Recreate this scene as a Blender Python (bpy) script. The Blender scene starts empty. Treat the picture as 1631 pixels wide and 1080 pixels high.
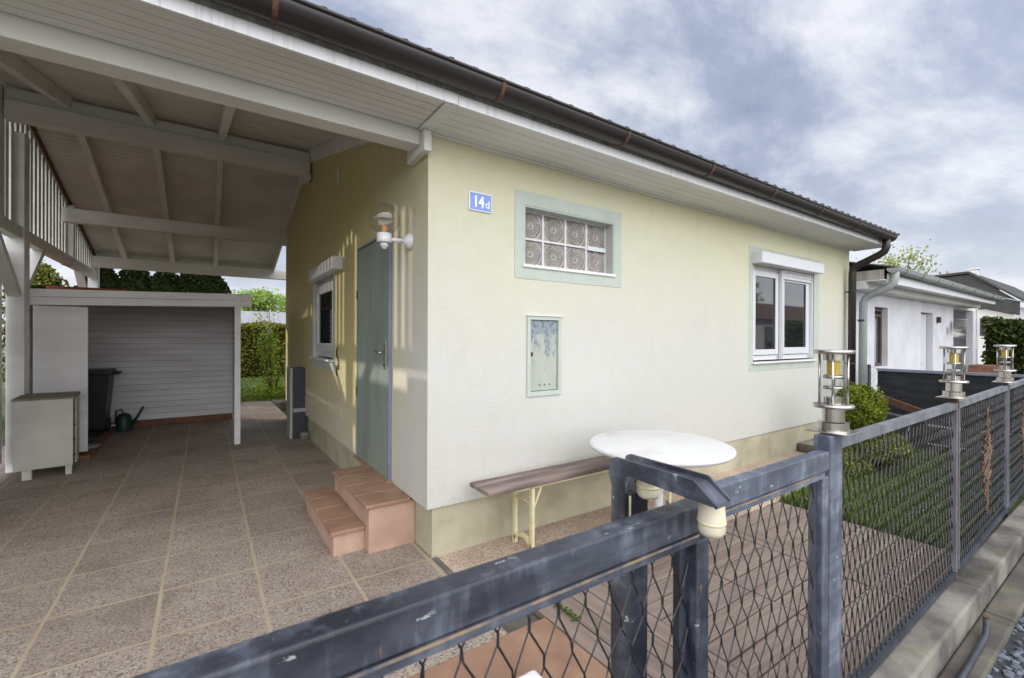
import bpy, bmesh, math, random
from mathutils import Vector, Matrix
from math import radians as R, sin, cos, pi

sc = bpy.context.scene
COL = sc.collection
random.seed(7)

# ------------------------------------------------------------------ camera
CAM = Vector((-1.1947, -2.7312, 1.45))
yaw, pit, roll = 0.973, -0.0016, 0.0037
F = Vector((cos(yaw)*cos(pit), sin(yaw)*cos(pit), sin(pit)))
Rr = Vector((sin(yaw), -cos(yaw), 0)); U = Rr.cross(F)
R2 = Rr*cos(roll) + U*sin(roll); U2 = U*cos(roll) - Rr*sin(roll)
cd = bpy.data.cameras.new('camera'); cam = bpy.data.objects.new('camera', cd); COL.objects.link(cam)
cam.matrix_world = Matrix(((R2.x, U2.x, -F.x, CAM.x), (R2.y, U2.y, -F.y, CAM.y), (R2.z, U2.z, -F.z, CAM.z), (0, 0, 0, 1)))
cd.sensor_width = 36; cd.lens = 715.9/1631*36; cd.clip_start = 0.02; cd.clip_end = 900
cd.dof.use_dof = True; cd.dof.focus_distance = 3.6; cd.dof.aperture_fstop = 5.0
sc.camera = cam

# ------------------------------------------------------------------ sun and sky
SUN = Vector((-2.9, 2.4, 1.28)).normalized()
sl = bpy.data.lights.new('sun', 'SUN'); sl.energy = 2.6; sl.angle = R(0.9); sl.color = (1.0, .92, .78)
so = bpy.data.objects.new('sun', sl); COL.objects.link(so)
so.rotation_euler = SUN.to_track_quat('Z', 'Y').to_euler()
w = bpy.data.worlds.new('World'); sc.world = w; w.use_nodes = True
nt = w.node_tree; nt.nodes.clear()
def wn(t, **k):
    n = nt.nodes.new(t)
    for a, b in k.items(): setattr(n, a, b)
    return n
L = nt.links.new
sky = wn('ShaderNodeTexSky', sky_type='NISHITA', sun_disc=False)
sky.sun_elevation = math.asin(SUN.z); sky.sun_rotation = math.atan2(SUN.x, SUN.y)
b1 = wn('ShaderNodeBackground'); b1.inputs[1].default_value = .10; L(sky.outputs[0], b1.inputs[0])
tc = wn('ShaderNodeTexCoord'); sep = wn('ShaderNodeSeparateXYZ'); L(tc.outputs['Generated'], sep.inputs[0])
def wm(op, a, b=None, c=None):
    n = wn('ShaderNodeMath', operation=op)
    for i, v in enumerate((a, b, c)):
        if v is None: continue
        if isinstance(v, (int, float)): n.inputs[i].default_value = v
        else: L(v, n.inputs[i])
    return n.outputs[0]
zc = wm('ADD', wm('MAXIMUM', sep.outputs[2], 0.0), 0.30)
cx = wm('DIVIDE', sep.outputs[0], zc); cy = wm('DIVIDE', sep.outputs[1], zc)
cmb = wn('ShaderNodeCombineXYZ'); L(cx, cmb.inputs[0]); L(cy, cmb.inputs[1])
mp = wn('ShaderNodeMapping'); mp.inputs['Rotation'].default_value = (0, 0, R(20)); mp.inputs['Scale'].default_value = (1.25, 1.9, 1)
mp.inputs['Location'].default_value = (1.1, .7, 0)
L(cmb.outputs[0], mp.inputs[0])
n1 = wn('ShaderNodeTexNoise'); n1.inputs['Scale'].default_value = 1.15; n1.inputs['Detail'].default_value = 9; n1.inputs['Roughness'].default_value = .60; n1.inputs['Distortion'].default_value = .15
L(mp.outputs[0], n1.inputs['Vector'])
n2 = wn('ShaderNodeTexNoise'); n2.inputs['Scale'].default_value = .5; n2.inputs['Detail'].default_value = 3
L(mp.outputs[0], n2.inputs['Vector'])
mixn = wm('ADD', wm('MULTIPLY', n1.outputs[0], .78), wm('MULTIPLY', n2.outputs[0], .22))
rp = wn('ShaderNodeValToRGB'); L(mixn, rp.inputs[0]); cr = rp.color_ramp
cr.elements[0].position = .37; cr.elements[0].color = (.27, .32, .45, 1)
cr.elements[1].position = .565; cr.elements[1].color = (.76, .78, .84, 1)
e = cr.elements.new(.45); e.color = (.37, .42, .56, 1)
e = cr.elements.new(.50); e.color = (.53, .57, .68, 1)
# clouds towards the street side and overhead are thinner and brighter
dt = wn('ShaderNodeVectorMath', operation='DOT_PRODUCT'); L(tc.outputs['Generated'], dt.inputs[0]); dt.inputs[1].default_value = Vector((-.15, -.88, .46)).normalized()
gain = wm('MULTIPLY_ADD', wm('POWER', wm('MAXIMUM', wm('MULTIPLY_ADD', dt.outputs['Value'], .7, .3), 0.0), 2.6), 4.1, 1.0)
hz = wm('POWER', wm('SUBTRACT', 1.0, wm('MINIMUM', wm('MAXIMUM', wm('MULTIPLY', sep.outputs[2], 2.0), 0.0), 1.0)), 2.0)
hzm = wn('ShaderNodeMix', data_type='RGBA'); L(wm('MULTIPLY', hz, .85), hzm.inputs[0]); L(rp.outputs[0], hzm.inputs[6]); hzm.inputs[7].default_value = (.74, .77, .83, 1)
lum = wn('ShaderNodeMix', data_type='RGBA'); L(wm('MINIMUM', wm('MULTIPLY', wm('SUBTRACT', gain, 1.0), .75), 1.0), lum.inputs[0]); L(hzm.outputs[2], lum.inputs[6]); lum.inputs[7].default_value = (.71, .72, .74, 1)
b2 = wn('ShaderNodeBackground'); L(lum.outputs[2], b2.inputs[0]); L(gain, b2.inputs[1])
mx = wn('ShaderNodeMixShader'); mx.inputs[0].default_value = .93; L(b1.outputs[0], mx.inputs[1]); L(b2.outputs[0], mx.inputs[2])
wo = wn('ShaderNodeOutputWorld'); L(mx.outputs[0], wo.inputs[0])
sc.view_settings.view_transform = 'Standard'; sc.view_settings.look = 'None'
sc.view_settings.exposure = .22; sc.view_settings.gamma = 1

# ------------------------------------------------------------------ helpers
def srgb(r, g, b):
    f = lambda c: (c/12.92 if c <= .04045 else ((c+.055)/1.055)**2.4)
    return (f(r/255), f(g/255), f(b/255), 1)

class NT:
    def __init__(s, name):
        s.m = bpy.data.materials.new(name); s.m.use_nodes = True; s.t = s.m.node_tree
        s.p = s.t.nodes['Principled BSDF']; s.out = s.t.nodes['Material Output']
        s.tc = s.t.nodes.new('ShaderNodeTexCoord')
    def n(s, t, **k):
        x = s.t.nodes.new(t)
        for a, b in k.items(): setattr(x, a, b)
        return x
    def l(s, a, b): s.t.links.new(a, b)
    def math(s, op, *v, clamp=False):
        x = s.n('ShaderNodeMath', operation=op); x.use_clamp = clamp
        for i, a in enumerate(v):
            if isinstance(a, (int, float)): x.inputs[i].default_value = a
            else: s.l(a, x.inputs[i])
        return x.outputs[0]
    def noise(s, scale, detail=4, stretch=(1, 1, 1), rough=.55, loc=(0, 0, 0), src='Object'):
        mpn = s.n('ShaderNodeMapping'); mpn.inputs['Scale'].default_value = stretch; mpn.inputs['Location'].default_value = loc
        s.l(s.tc.outputs[src], mpn.inputs[0])
        x = s.n('ShaderNodeTexNoise'); x.inputs['Scale'].default_value = scale; x.inputs['Detail'].default_value = detail; x.inputs['Roughness'].default_value = rough
        s.l(mpn.outputs[0], x.inputs['Vector']); return x.outputs[0]
    def ramp(s, v, lo, hi):
        x = s.n('ShaderNodeMapRange'); x.inputs['From Min'].default_value = lo; x.inputs['From Max'].default_value = hi
        s.l(v, x.inputs[0]); return x.outputs[0]
    def mix(s, f, a, b):
        x = s.n('ShaderNodeMix', data_type='RGBA')
        if isinstance(f, (int, float)): x.inputs[0].default_value = f
        else: s.l(f, x.inputs[0])
        for i, v in ((6, a), (7, b)):
            if isinstance(v, tuple): x.inputs[i].default_value = v
            else: s.l(v, x.inputs[i])
        return x.outputs[2]
    def col(s, c):
        if isinstance(c, tuple): s.p.inputs['Base Color'].default_value = c
        else: s.l(c, s.p.inputs['Base Color'])
    def bump(s, h, strength=.3, dist=.01):
        x = s.n('ShaderNodeBump'); x.inputs['Strength'].default_value = strength; x.inputs['Distance'].default_value = dist
        s.l(h, x.inputs['Height']); s.l(x.outputs[0], s.p.inputs['Normal'])
    def set(s, rough=.6, metal=0, spec=.5):
        s.p.inputs['Roughness'].default_value = rough; s.p.inputs['Metallic'].default_value = metal; s.p.inputs['Specular IOR Level'].default_value = spec
    def xyz(s, src='Object'):
        x = s.n('ShaderNodeSeparateXYZ'); s.l(s.tc.outputs[src], x.inputs[0]); return x.outputs

def simple(name, c1, c2=None, scale=6, lo=.35, hi=.65, rough=.6, metal=0, spec=.5, stretch=(1, 1, 1), bump=0, bscale=80, bdist=.003, bstretch=(1, 1, 1)):
    m = NT(name); m.set(rough, metal, spec)
    if c2: m.col(m.mix(m.ramp(m.noise(scale, 5, stretch), lo, hi), c1, c2))
    else: m.col(c1)
    if bump: m.bump(m.noise(bscale, 4, bstretch), bump, bdist)
    return m.m

# ------------------------------------------------------------------ materials
MT = {}
def plaster():
    m = NT('stained_plaster_painted_light'); m.set(.9, 0, .2)
    X, Y, Z = m.xyz()
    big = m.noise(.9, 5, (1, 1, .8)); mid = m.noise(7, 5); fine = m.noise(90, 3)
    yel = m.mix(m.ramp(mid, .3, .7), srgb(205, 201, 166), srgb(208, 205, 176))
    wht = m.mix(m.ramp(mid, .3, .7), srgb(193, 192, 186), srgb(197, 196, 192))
    # off-white lower and outer part paints in bright light; yellow kept where shaded
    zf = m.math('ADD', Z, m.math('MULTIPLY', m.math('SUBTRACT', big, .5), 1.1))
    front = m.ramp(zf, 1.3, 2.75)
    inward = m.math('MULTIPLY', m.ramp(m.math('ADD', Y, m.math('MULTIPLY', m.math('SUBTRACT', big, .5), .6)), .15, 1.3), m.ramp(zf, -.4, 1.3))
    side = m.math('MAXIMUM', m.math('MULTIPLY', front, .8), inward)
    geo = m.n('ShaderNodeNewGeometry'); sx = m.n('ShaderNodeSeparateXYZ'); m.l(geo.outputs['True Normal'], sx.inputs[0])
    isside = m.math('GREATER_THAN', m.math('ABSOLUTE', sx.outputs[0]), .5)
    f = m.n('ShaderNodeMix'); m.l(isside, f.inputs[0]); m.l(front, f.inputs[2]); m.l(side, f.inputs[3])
    yel = m.mix(isside, yel, m.mix(m.ramp(mid, .3, .7), srgb(196, 184, 128), srgb(202, 190, 138)))  # deeper side-wall yellow paints in the carport shade and its bounced light
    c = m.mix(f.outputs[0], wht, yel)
    grn = m.ramp(m.noise(48, 5, rough=.7), .3, .7); c = m.mix(m.math('MULTIPLY', grn, .22), c, srgb(178, 174, 158)); spk = m.ramp(fine, .62, .8)
    c = m.mix(m.math('MULTIPLY', spk, .4), c, srgb(170, 165, 130))
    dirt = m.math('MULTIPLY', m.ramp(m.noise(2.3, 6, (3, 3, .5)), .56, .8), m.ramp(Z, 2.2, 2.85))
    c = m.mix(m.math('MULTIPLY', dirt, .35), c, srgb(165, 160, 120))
    spl = m.math('MULTIPLY', m.ramp(m.math('ADD', Z, m.math('MULTIPLY', m.noise(9, 5), .5)), .78, .42), m.ramp(m.noise(20, 5), .45, .7))
    c = m.mix(m.math('MULTIPLY', spl, .4), c, srgb(158, 152, 132))
    run = m.ramp(m.noise(5, 6, (4, 4, .22), loc=(3, 2, 5)), .60, .78)
    c = m.mix(m.math('MULTIPLY', run, .28), c, srgb(174, 170, 152))
    m.col(c); m.bump(m.math('ADD', m.noise(95, 4, rough=.7), m.math('MULTIPLY', m.noise(18, 3), .5)), .7, .006); return m.m
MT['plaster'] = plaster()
MT['plinth'] = simple('olive_beige_plinth', srgb(182, 176, 154), srgb(160, 153, 130), 3, rough=.85, spec=.2, bump=.4, bscale=60)
MT['mint'] = simple('pale_mint_surround', srgb(180, 188, 179), srgb(172, 180, 171), 5, rough=.85, spec=.2, bump=.4, bscale=120)
MT['white_wood'] = simple('white_painted_wood', srgb(222, 222, 221), srgb(202, 200, 197), 3, lo=.35, hi=.75, rough=.55, stretch=(.4, 1.5, 1.5), bump=.25, bscale=30, bdist=.002, bstretch=(.2, 2, 2))
MT['aged_wood'] = simple('aged_white_beam_paint', srgb(220, 219, 216), srgb(190, 187, 180), 2.2, lo=.4, hi=.85, rough=.6, stretch=(.5, 1, 1), bump=.3, bscale=25, bdist=.002)
MT['deckunder'] = simple('aged_white_roof_boarding', srgb(214, 212, 206), srgb(192, 189, 182), 1.5, rough=.7)
def fascia():
    m = NT('streaked_white_fascia'); m.set(.45, 0, .4)
    st = m.ramp(m.noise(6, 6, (7, 7, .35)), .5, .78); g = m.ramp(m.noise(1.3, 3, (1, 1, 1)), .35, .65)
    m.col(m.mix(m.math('MULTIPLY', st, m.math('MULTIPLY', g, .45)), srgb(226, 226, 229), srgb(120, 118, 112))); return m.m
MT['fascia'] = fascia()
MT['fascia_grey'] = simple('dirty_grey_fascia_board', srgb(176, 174, 170), srgb(140, 136, 130), 5, rough=.6, stretch=(6, 6, .5))
MT['gutter'] = simple('brown_gutter_metal', srgb(44, 37, 36), srgb(34, 30, 30), 4, rough=.4, spec=.5, stretch=(.3, 1, 1))
MT['rust'] = simple('rust', srgb(104, 70, 54), srgb(74, 54, 46), 30, rough=.85, bump=.4, bscale=120)
MT['roof'] = simple('dark_corrugated_roofing', srgb(60, 56, 56), srgb(44, 42, 42), 5, rough=.8, bump=.3)
MT['pvc'] = simple('white_pvc', srgb(206, 206, 210), rough=.28, spec=.5)
MT['pvc_grey'] = simple('grey_rubber_seal', srgb(90, 92, 98), rough=.5)
MT['zinc'] = simple('grey_zinc_pipe', srgb(158, 162, 160), srgb(138, 143, 142), 6, rough=.6, stretch=(1, 1, .3))
def glass_dark():
    m = NT('window_glass'); m.set(.03, 0, 1.0); m.col((.012, .014, .016, 1)); m.p.inputs['IOR'].default_value = 1.7; return m.m
MT['pane'] = glass_dark()
def clear(name, tint, ior=1.45, extra=.0):
    m = NT(name); t = m.t; t.nodes.remove(m.p)
    tr = m.n('ShaderNodeBsdfTransparent'); tr.inputs[0].default_value = tint
    gl = m.n('ShaderNodeBsdfGlossy'); gl.inputs['Roughness'].default_value = .03
    lw = m.n('ShaderNodeLayerWeight'); fr_ = m.math('MULTIPLY_ADD', m.math('POWER', lw.outputs['Facing'], 3.5), .35, .05)
    mxs = m.n('ShaderNodeMixShader'); m.l(m.math('ADD', fr_, extra, clamp=True), mxs.inputs[0]); m.l(tr.outputs[0], mxs.inputs[1]); m.l(gl.outputs[0], mxs.inputs[2]); m.l(mxs.outputs[0], m.out.inputs[0])
    return m.m
MT['clear'] = clear('clear_lamp_glass', (.88, .9, .9, 1))
MT['smoke'] = clear('smoky_globe_glass', (.90, .885, .87, 1), 1.5, .03)
MT['steel'] = simple('brushed_stainless_steel', srgb(205, 200, 196), srgb(176, 168, 162), 14, rough=.24, metal=1, stretch=(1, 1, .1))
MT['yellow'] = simple('yellow_lamp_core', srgb(208, 170, 60), rough=.4)
MT['orange'] = simple('orange_bulb_base', srgb(206, 150, 100), rough=.5)
def blk():
    m = NT('fluted_glass_block'); m.set(.12, 0, .8)
    X, Y, Z = m.xyz()
    r = m.math('SQRT', m.math('ADD', m.math('MULTIPLY', X, X), m.math('MULTIPLY', Z, Z)))
    a = m.math('ARCTAN2', Z, X)
    fl = m.math('SINE', m.math('ADD', m.math('MULTIPLY', a, 26), m.math('MULTIPLY', r, 60)))
    inside = m.math('LESS_THAN', r, .088); out = m.math('GREATER_THAN', r, .035)
    h = m.math('MULTIPLY', m.math('MULTIPLY', fl, inside), out)
    rings = m.math('SINE', m.math('MULTIPLY', r, 230))
    hh = m.math('ADD', h, m.math('MULTIPLY', rings, .25))
    edge = m.math('MULTIPLY', m.math('LESS_THAN', m.math('ABSOLUTE', m.math('SUBTRACT', r, .094)), .004), 1.0)
    nn = m.noise(9, 4, loc=(3, 1, 2)); oi = m.n('ShaderNodeObjectInfo')
    c = m.mix(m.ramp(nn, .3, .7), srgb(132, 122, 118), srgb(176, 168, 160))
    c = m.mix(m.math('MULTIPLY', m.ramp(h, .1, .9), .6), c, srgb(222, 220, 216))
    c = m.mix(m.math('MULTIPLY', m.ramp(r, .035, .01), .45), c, srgb(78, 72, 84))
    c = m.mix(m.math('MULTIPLY', edge, .5), c, srgb(80, 74, 72)); c = m.mix(m.math('MULTIPLY', oi.outputs['Random'], .3), c, srgb(120, 112, 96))
    m.col(c); m.bump(hh, .8, .006); return m.m
MT['block'] = blk()
MT['door'] = simple('grey_green_steel_door', srgb(138, 150, 140), srgb(120, 132, 124), 2.5, rough=.38, spec=.45, stretch=(1, 1.5, .35), bump=.08, bscale=8)
def meter():
    m = NT('peeling_meter_door_paint'); m.set(.6, 0, .4); X, Y, Z = m.xyz()
    n = m.noise(11, 7, (1.5, 1, .7), .62); f = m.ramp(m.math('ADD', n, m.math('MULTIPLY', m.math('SUBTRACT', Z, 1.40), .75)), .47, .58)
    c = m.mix(m.ramp(m.noise(6, 4, (2, 1, .5)), .4, .7), srgb(158, 164, 154), srgb(170, 173, 158))
    c = m.mix(f, c, m.mix(m.ramp(m.noise(30, 4), .4, .6), srgb(104, 113, 126), srgb(140, 149, 154)))
    m.col(c); m.bump(n, .2, .002); return m.m
MT['meter'] = meter()
MT['terracotta'] = simple('terracotta_tile', srgb(156, 124, 102), srgb(134, 102, 84), 5, rough=.6, bump=.2, bscale=50)
MT['terracotta_side'] = simple('pink_terracotta_riser', srgb(180, 150, 132), srgb(164, 134, 116), 6, rough=.65, bump=.2, bscale=50)
MT['grout'] = simple('brown_joint', srgb(130, 92, 76), rough=.9)
def aggregate(name, gx, gy, ox, oy, base1, base2, dark, light, grout, wd=.010):
    m = NT(name); m.set(.72, 0, .35); X, Y, Z = m.xyz()
    vo = m.n('ShaderNodeTexVoronoi'); vo.inputs['Scale'].default_value = 135; m.l(m.tc.outputs['Object'], vo.inputs['Vector'])
    sp = m.n('ShaderNodeSeparateColor'); m.l(vo.outputs['Color'], sp.inputs[0])
    c = m.mix(m.ramp(m.noise(3.0, 5), .3, .7), base1, base2)
    c = m.mix(m.math('MULTIPLY', m.ramp(sp.outputs[0], .74, .8), .75), c, dark)
    c = m.mix(m.math('MULTIPLY', m.ramp(sp.outputs[1], .80, .88), .35), c, light)
    c = m.mix(m.math('MULTIPLY', m.ramp(sp.outputs[2], .85, .9), .5), c, srgb(150, 100, 80))
    c = m.mix(m.math('MULTIPLY', m.ramp(m.noise(1.3, 7, loc=(7, 3, 0), rough=.65), .5, .68), .5), c, srgb(92, 80, 66))
    wob = m.math('MULTIPLY', m.math('SUBTRACT', m.noise(2.2, 3), .5), .018)
    def ln(v, o, g):
        u = m.math('DIVIDE', m.math('ADD', m.math('SUBTRACT', v, o), wob), g)
        fr = m.math('ABSOLUTE', m.math('SUBTRACT', m.math('FRACT', m.math('ADD', u, .5)), .5))
        return m.math('MULTIPLY', fr, g)
    d = m.math('MINIMUM', ln(X, ox, gx), ln(Y, oy, gy))
    wid = m.math('MULTIPLY_ADD', m.noise(9, 4), .006, wd-.0045)
    g = m.math('LESS_THAN', d, wid)
    gc = m.mix(m.ramp(m.noise(2.6, 5, loc=(2, 9, 0)), .35, .7), grout, srgb(156, 138, 114))
    tid = m.n('ShaderNodeTexWhiteNoise'); tid.noise_dimensions = '2D'
    cb = m.n('ShaderNodeCombineXYZ')
    m.l(m.math('FLOOR', m.math('DIVIDE', m.math('SUBTRACT', X, ox), gx)), cb.inputs[0]); m.l(m.math('FLOOR', m.math('DIVIDE', m.math('SUBTRACT', Y, oy), gy)), cb.inputs[1]); m.l(cb.outputs[0], tid.inputs['Vector'])
    c = m.mix(m.math('MULTIPLY', tid.outputs['Value'], .38), c, srgb(112, 98, 90))
    m.col(m.mix(g, c, gc))
    h = m.math('SUBTRACT', m.math('MULTIPLY', vo.outputs['Distance'], -.6), m.math('MULTIPLY', g, .8))
    m.bump(h, .5, .003); return m.m
MT['tiles'] = aggregate('exposed_aggregate_paving', .4718, .5007, -.4579, .0073, srgb(148, 137, 126), srgb(164, 153, 142), srgb(80, 70, 66), srgb(214, 206, 194), srgb(170, 158, 138))
MT['path'] = aggregate('pinkish_aggregate_slabs', 1.0, .8, .62, -.78, srgb(196, 172, 152), srgb(206, 186, 166), srgb(98, 82, 76), srgb(232, 222, 208), srgb(180, 172, 160), .002)
def deckwood(name, st):
    m = NT(name); m.set(.8, 0, .25)
    g1 = m.ramp(m.noise(14, 6, st), .3, .7); g2 = m.ramp(m.noise(55, 3, st), .35, .65); n = m.ramp(m.noise(1.6, 3), .3, .7)
    c = m.mix(g1, srgb(120, 106, 98), srgb(156, 142, 132)); c = m.mix(m.math('MULTIPLY', g2, .4), c, srgb(92, 80, 74)); c = m.mix(m.math('MULTIPLY', n, .3), c, srgb(140, 118, 108))
    m.col(c); m.bump(g2, .4, .002); return m.m
MT['deck_x'] = deckwood('grey_weathered_boards', (.12, 2, 1)); MT['deck_y'] = deckwood('grey_weathered_cross_boards', (2, .12, 1))
def paint_iron(nm, d1, d2, d3):
    m = NT(nm); m.set(.5, 0, .5)
    a = m.ramp(m.noise(6, 7, (.7, 1, 1.1), .62), .40, .62); bdr = m.ramp(m.noise(16, 5, (1.6, 1.6, .35), loc=(4, 2, 1)), .5, .74)
    chip = m.ramp(m.noise(24, 7, (.45, 1, 1.1), .66, loc=(1, 5, 3)), .66, .672); rs = m.ramp(m.noise(34, 6, (1.5, 1.5, .4), .62, loc=(9, 0, 4)), .67, .69)
    c = m.mix(a, d1, d2); c = m.mix(m.math('MULTIPLY', bdr, .65), c, d3)
    c = m.mix(m.math('MULTIPLY', m.ramp(m.noise(2.2, 5, (.4, 1, 2.5), loc=(2, 7, 1)), .5, .7), .5), c, d3)
    c = m.mix(m.math('MULTIPLY', m.ramp(m.noise(13, 8, (.22, 1, 1.4), .68, loc=(6, 6, 2)), .44, .56), .55), c, d1)
    c = m.mix(m.math('MULTIPLY', chip, .8), c, srgb(158, 166, 164)); c = m.mix(m.math('MULTIPLY', rs, .65), c, srgb(118, 86, 68))
    m.col(c)
    rg = m.math('MULTIPLY_ADD', a, .2, .38); m.l(rg, m.p.inputs['Roughness'])
    m.bump(m.math('ADD', m.noise(60, 4), m.math('MULTIPLY', chip, .6)), .35, .002); return m.m
MT['iron'] = paint_iron('chipped_dark_blue_iron_paint', srgb(32, 35, 44), srgb(64, 68, 80), srgb(106, 113, 128)); MT['iron_light'] = paint_iron('worn_pale_blue_iron_paint', srgb(66, 72, 86), srgb(94, 101, 116), srgb(142, 149, 162))
MT['iron_dark'] = simple('dark_painted_iron', srgb(40, 43, 52), srgb(58, 62, 72), 8, rough=.5, bump=.2)
MT['iron_grey'] = simple('grey_painted_iron', srgb(88, 90, 97), srgb(118, 120, 126), 12, rough=.5, bump=.2, stretch=(1, 1, .3))
MT['mesh'] = simple('dark_mesh_wire', srgb(26, 27, 31), srgb(78, 78, 80), 30, lo=.55, hi=.75, rough=.5)
MT['edge_rust'] = simple('rust_stained_edge', srgb(134, 114, 92), srgb(76, 80, 92), 14, lo=.45, hi=.62, rough=.7, stretch=(1, 1, 1))
def concrete(name, c1, c2, c3, moss=0):
    m = NT(name); m.set(.9, 0, .2)
    c = m.mix(m.ramp(m.noise(3.5, 7, rough=.6), .36, .62), c1, c2); c = m.mix(m.math('MULTIPLY', m.ramp(m.noise(1.4, 5, loc=(3, 3, 3)), .5, .68), .8), c, c3)
    if moss: c = m.mix(m.math('MULTIPLY', m.ramp(m.noise(5, 6, loc=(8, 1, 0)), .58, .68), moss), c, srgb(118, 112, 50))
    m.col(c); m.bump(m.noise(40, 6), .5, .004); return m.m
MT['orn'] = simple('brown_oxidised_wire', srgb(136, 104, 84), srgb(92, 76, 64), 20, rough=.8)
MT['concrete'] = concrete('stained_concrete', srgb(140, 136, 128), srgb(94, 90, 86), srgb(58, 56, 54), .2)
MT['concrete_low'] = concrete('dark_damp_concrete', srgb(112, 106, 98), srgb(84, 80, 76), srgb(62, 60, 60), .2)
MT['gravel_base'] = simple('dark_gravel_bed', srgb(62, 64, 70), srgb(40, 42, 46), 30, rough=.9, bump=.8, bscale=60, bdist=.01)
MT['stone'] = simple('blue_grey_stones', srgb(120, 128, 140), srgb(62, 66, 74), 9, rough=.8)
MT['soil'] = simple('soil_and_low_grass', srgb(86, 92, 52), srgb(70, 66, 44), 3, rough=.95, bump=.5, bscale=20, bdist=.02)
MT['turf'] = simple('turf', srgb(74, 88, 38), srgb(58, 62, 32), 5, rough=.95, bump=.5, bscale=40, bdist=.02)
def leafm(name, c1, c2, c3=None, scale=7, tr=.25):
    m = NT(name); m.set(.55, 0, .3); oi = m.n('ShaderNodeNewGeometry')
    c = m.mix(m.ramp(m.noise(scale, 4), .35, .65), c1, c2)
    if c3: c = m.mix(m.ramp(oi.outputs['Random Per Island'], .6, 1), c, c3)
    m.col(c)
    t = m.n('ShaderNodeBsdfTranslucent'); m.l(c, t.inputs[0]); mxs = m.n('ShaderNodeMixShader'); mxs.inputs[0].default_value = tr
    m.l(m.p.outputs[0], mxs.inputs[1]); m.l(t.outputs[0], mxs.inputs[2]); m.l(mxs.outputs[0], m.out.inputs[0]); return m.m
MT['grass'] = leafm('grass_blades', srgb(96, 122, 44), srgb(70, 98, 34), srgb(150, 150, 78), 3)
MT['box_leaf'] = leafm('bright_box_leaves', srgb(108, 120, 26), srgb(72, 92, 24), srgb(160, 162, 50), 6)
MT['thuja'] = leafm('dark_conifer_foliage', srgb(26, 34, 14), srgb(17, 23, 10), srgb(42, 46, 18), 3, .05)
MT['thuja'].node_tree.nodes['Principled BSDF'].inputs['Roughness'].default_value = .95; MT['thuja'].node_tree.nodes['Principled BSDF'].inputs['Specular IOR Level'].default_value = .05
MT['olive_leaf'] = leafm('olive_conifer_foliage', srgb(96, 98, 24), srgb(70, 80, 20), srgb(130, 124, 40), 3)
MT['hedge_leaf'] = leafm('olive_hedge_leaves', srgb(108, 106, 30), srgb(84, 84, 24), srgb(140, 132, 48), 2.5)
MT['hedge_green'] = leafm('green_hedge_leaves', srgb(58, 74, 26), srgb(40, 54, 20), srgb(84, 96, 36), 2.5)
MT['tree_leaf'] = leafm('fresh_spring_leaves', srgb(146, 172, 84), srgb(112, 146, 60), srgb(184, 200, 124), 1.2, .4)
MT['birch_leaf'] = leafm('pale_spring_leaves', srgb(150, 164, 96), srgb(124, 138, 76), srgb(190, 196, 140), 1.2, .4)
MT['shrub_leaf'] = leafm('yellow_green_shrub_leaves', srgb(150, 168, 48), srgb(104, 134, 34), srgb(190, 200, 90), 4, .35)
MT['bark'] = simple('bark', srgb(104, 92, 78), srgb(70, 62, 54), 10, rough=.9, bump=.5)
MT['blossom'] = simple('pale_pink_blossom', srgb(220, 188, 190), rough=.7)
MT['daisy'] = simple('white_petals', srgb(235, 235, 235), rough=.7)
MT['bench_wood'] = simple('worn_dark_bench_board', srgb(142, 124, 118), srgb(98, 84, 80), 9, lo=.35, hi=.6, rough=.6, stretch=(.2, 2, 1), bump=.3, bscale=30, bstretch=(.1, 2, 1))
MT['cream_steel'] = simple('cream_painted_steel', srgb(214, 206, 168), srgb(196, 186, 146), 8, rough=.45)
MT['white_plastic'] = simple('white_moulded_plastic', srgb(208, 208, 209), srgb(188, 186, 181), 4, lo=.5, hi=.8, rough=.36, spec=.5)
MT['cap_plastic'] = simple('yellowed_white_plastic', srgb(216, 206, 182), srgb(178, 166, 146), 22, lo=.45, hi=.75, rough=.5, stretch=(1, 1, .5))
MT['cap_ring'] = simple('cream_plastic_band', srgb(224, 214, 176), rough=.45)
MT['blue'] = simple('faded_blue_enamel', srgb(128, 150, 214), srgb(112, 134, 200), 20, rough=.35)
MT['white_enamel'] = simple('white_enamel', srgb(228, 232, 240), rough=.35)
MT['anthracite'] = simple('anthracite_panel', srgb(50, 53, 60), srgb(42, 44, 50), 3, rough=.5)
MT['silver'] = simple('pale_grey_strip', srgb(150, 152, 158), rough=.45)
MT['chip_white'] = simple('worn_white_laminate', srgb(190, 188, 182), srgb(172, 168, 158), 3, rough=.6)
MT['raw_board'] = simple('bare_chipboard', srgb(134, 126, 112), srgb(106, 98, 84), 12, rough=.85)
MT['bin'] = simple('dark_grey_bin_plastic', srgb(42, 44, 48), rough=.45)
MT['can'] = simple('dark_green_plastic', srgb(24, 56, 46), rough=.5)
MT['red_tile'] = simple('red_brick_tile', srgb(128, 84, 62), srgb(100, 66, 50), 10, rough=.7)
MT['shed_white'] = simple('off_white_shed_board', srgb(222, 221, 223), srgb(202, 200, 200), 2.5, rough=.6, stretch=(.3, 1, 2))
MT['red_roof'] = simple('dull_red_roof_felt', srgb(126, 60, 50), srgb(100, 50, 44), 4, rough=.8)
MT['white_wall'] = simple('white_render', srgb(206, 206, 211), srgb(192, 192, 197), 2, rough=.9, spec=.2, bump=.3, bscale=90)
MT['grey_wall'] = simple('grey_render', srgb(158, 156, 152), srgb(140, 138, 134), 2, rough=.9)
MT['brown_frame'] = simple('brown_window_frame', srgb(84, 68, 62), rough=.5)
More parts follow.
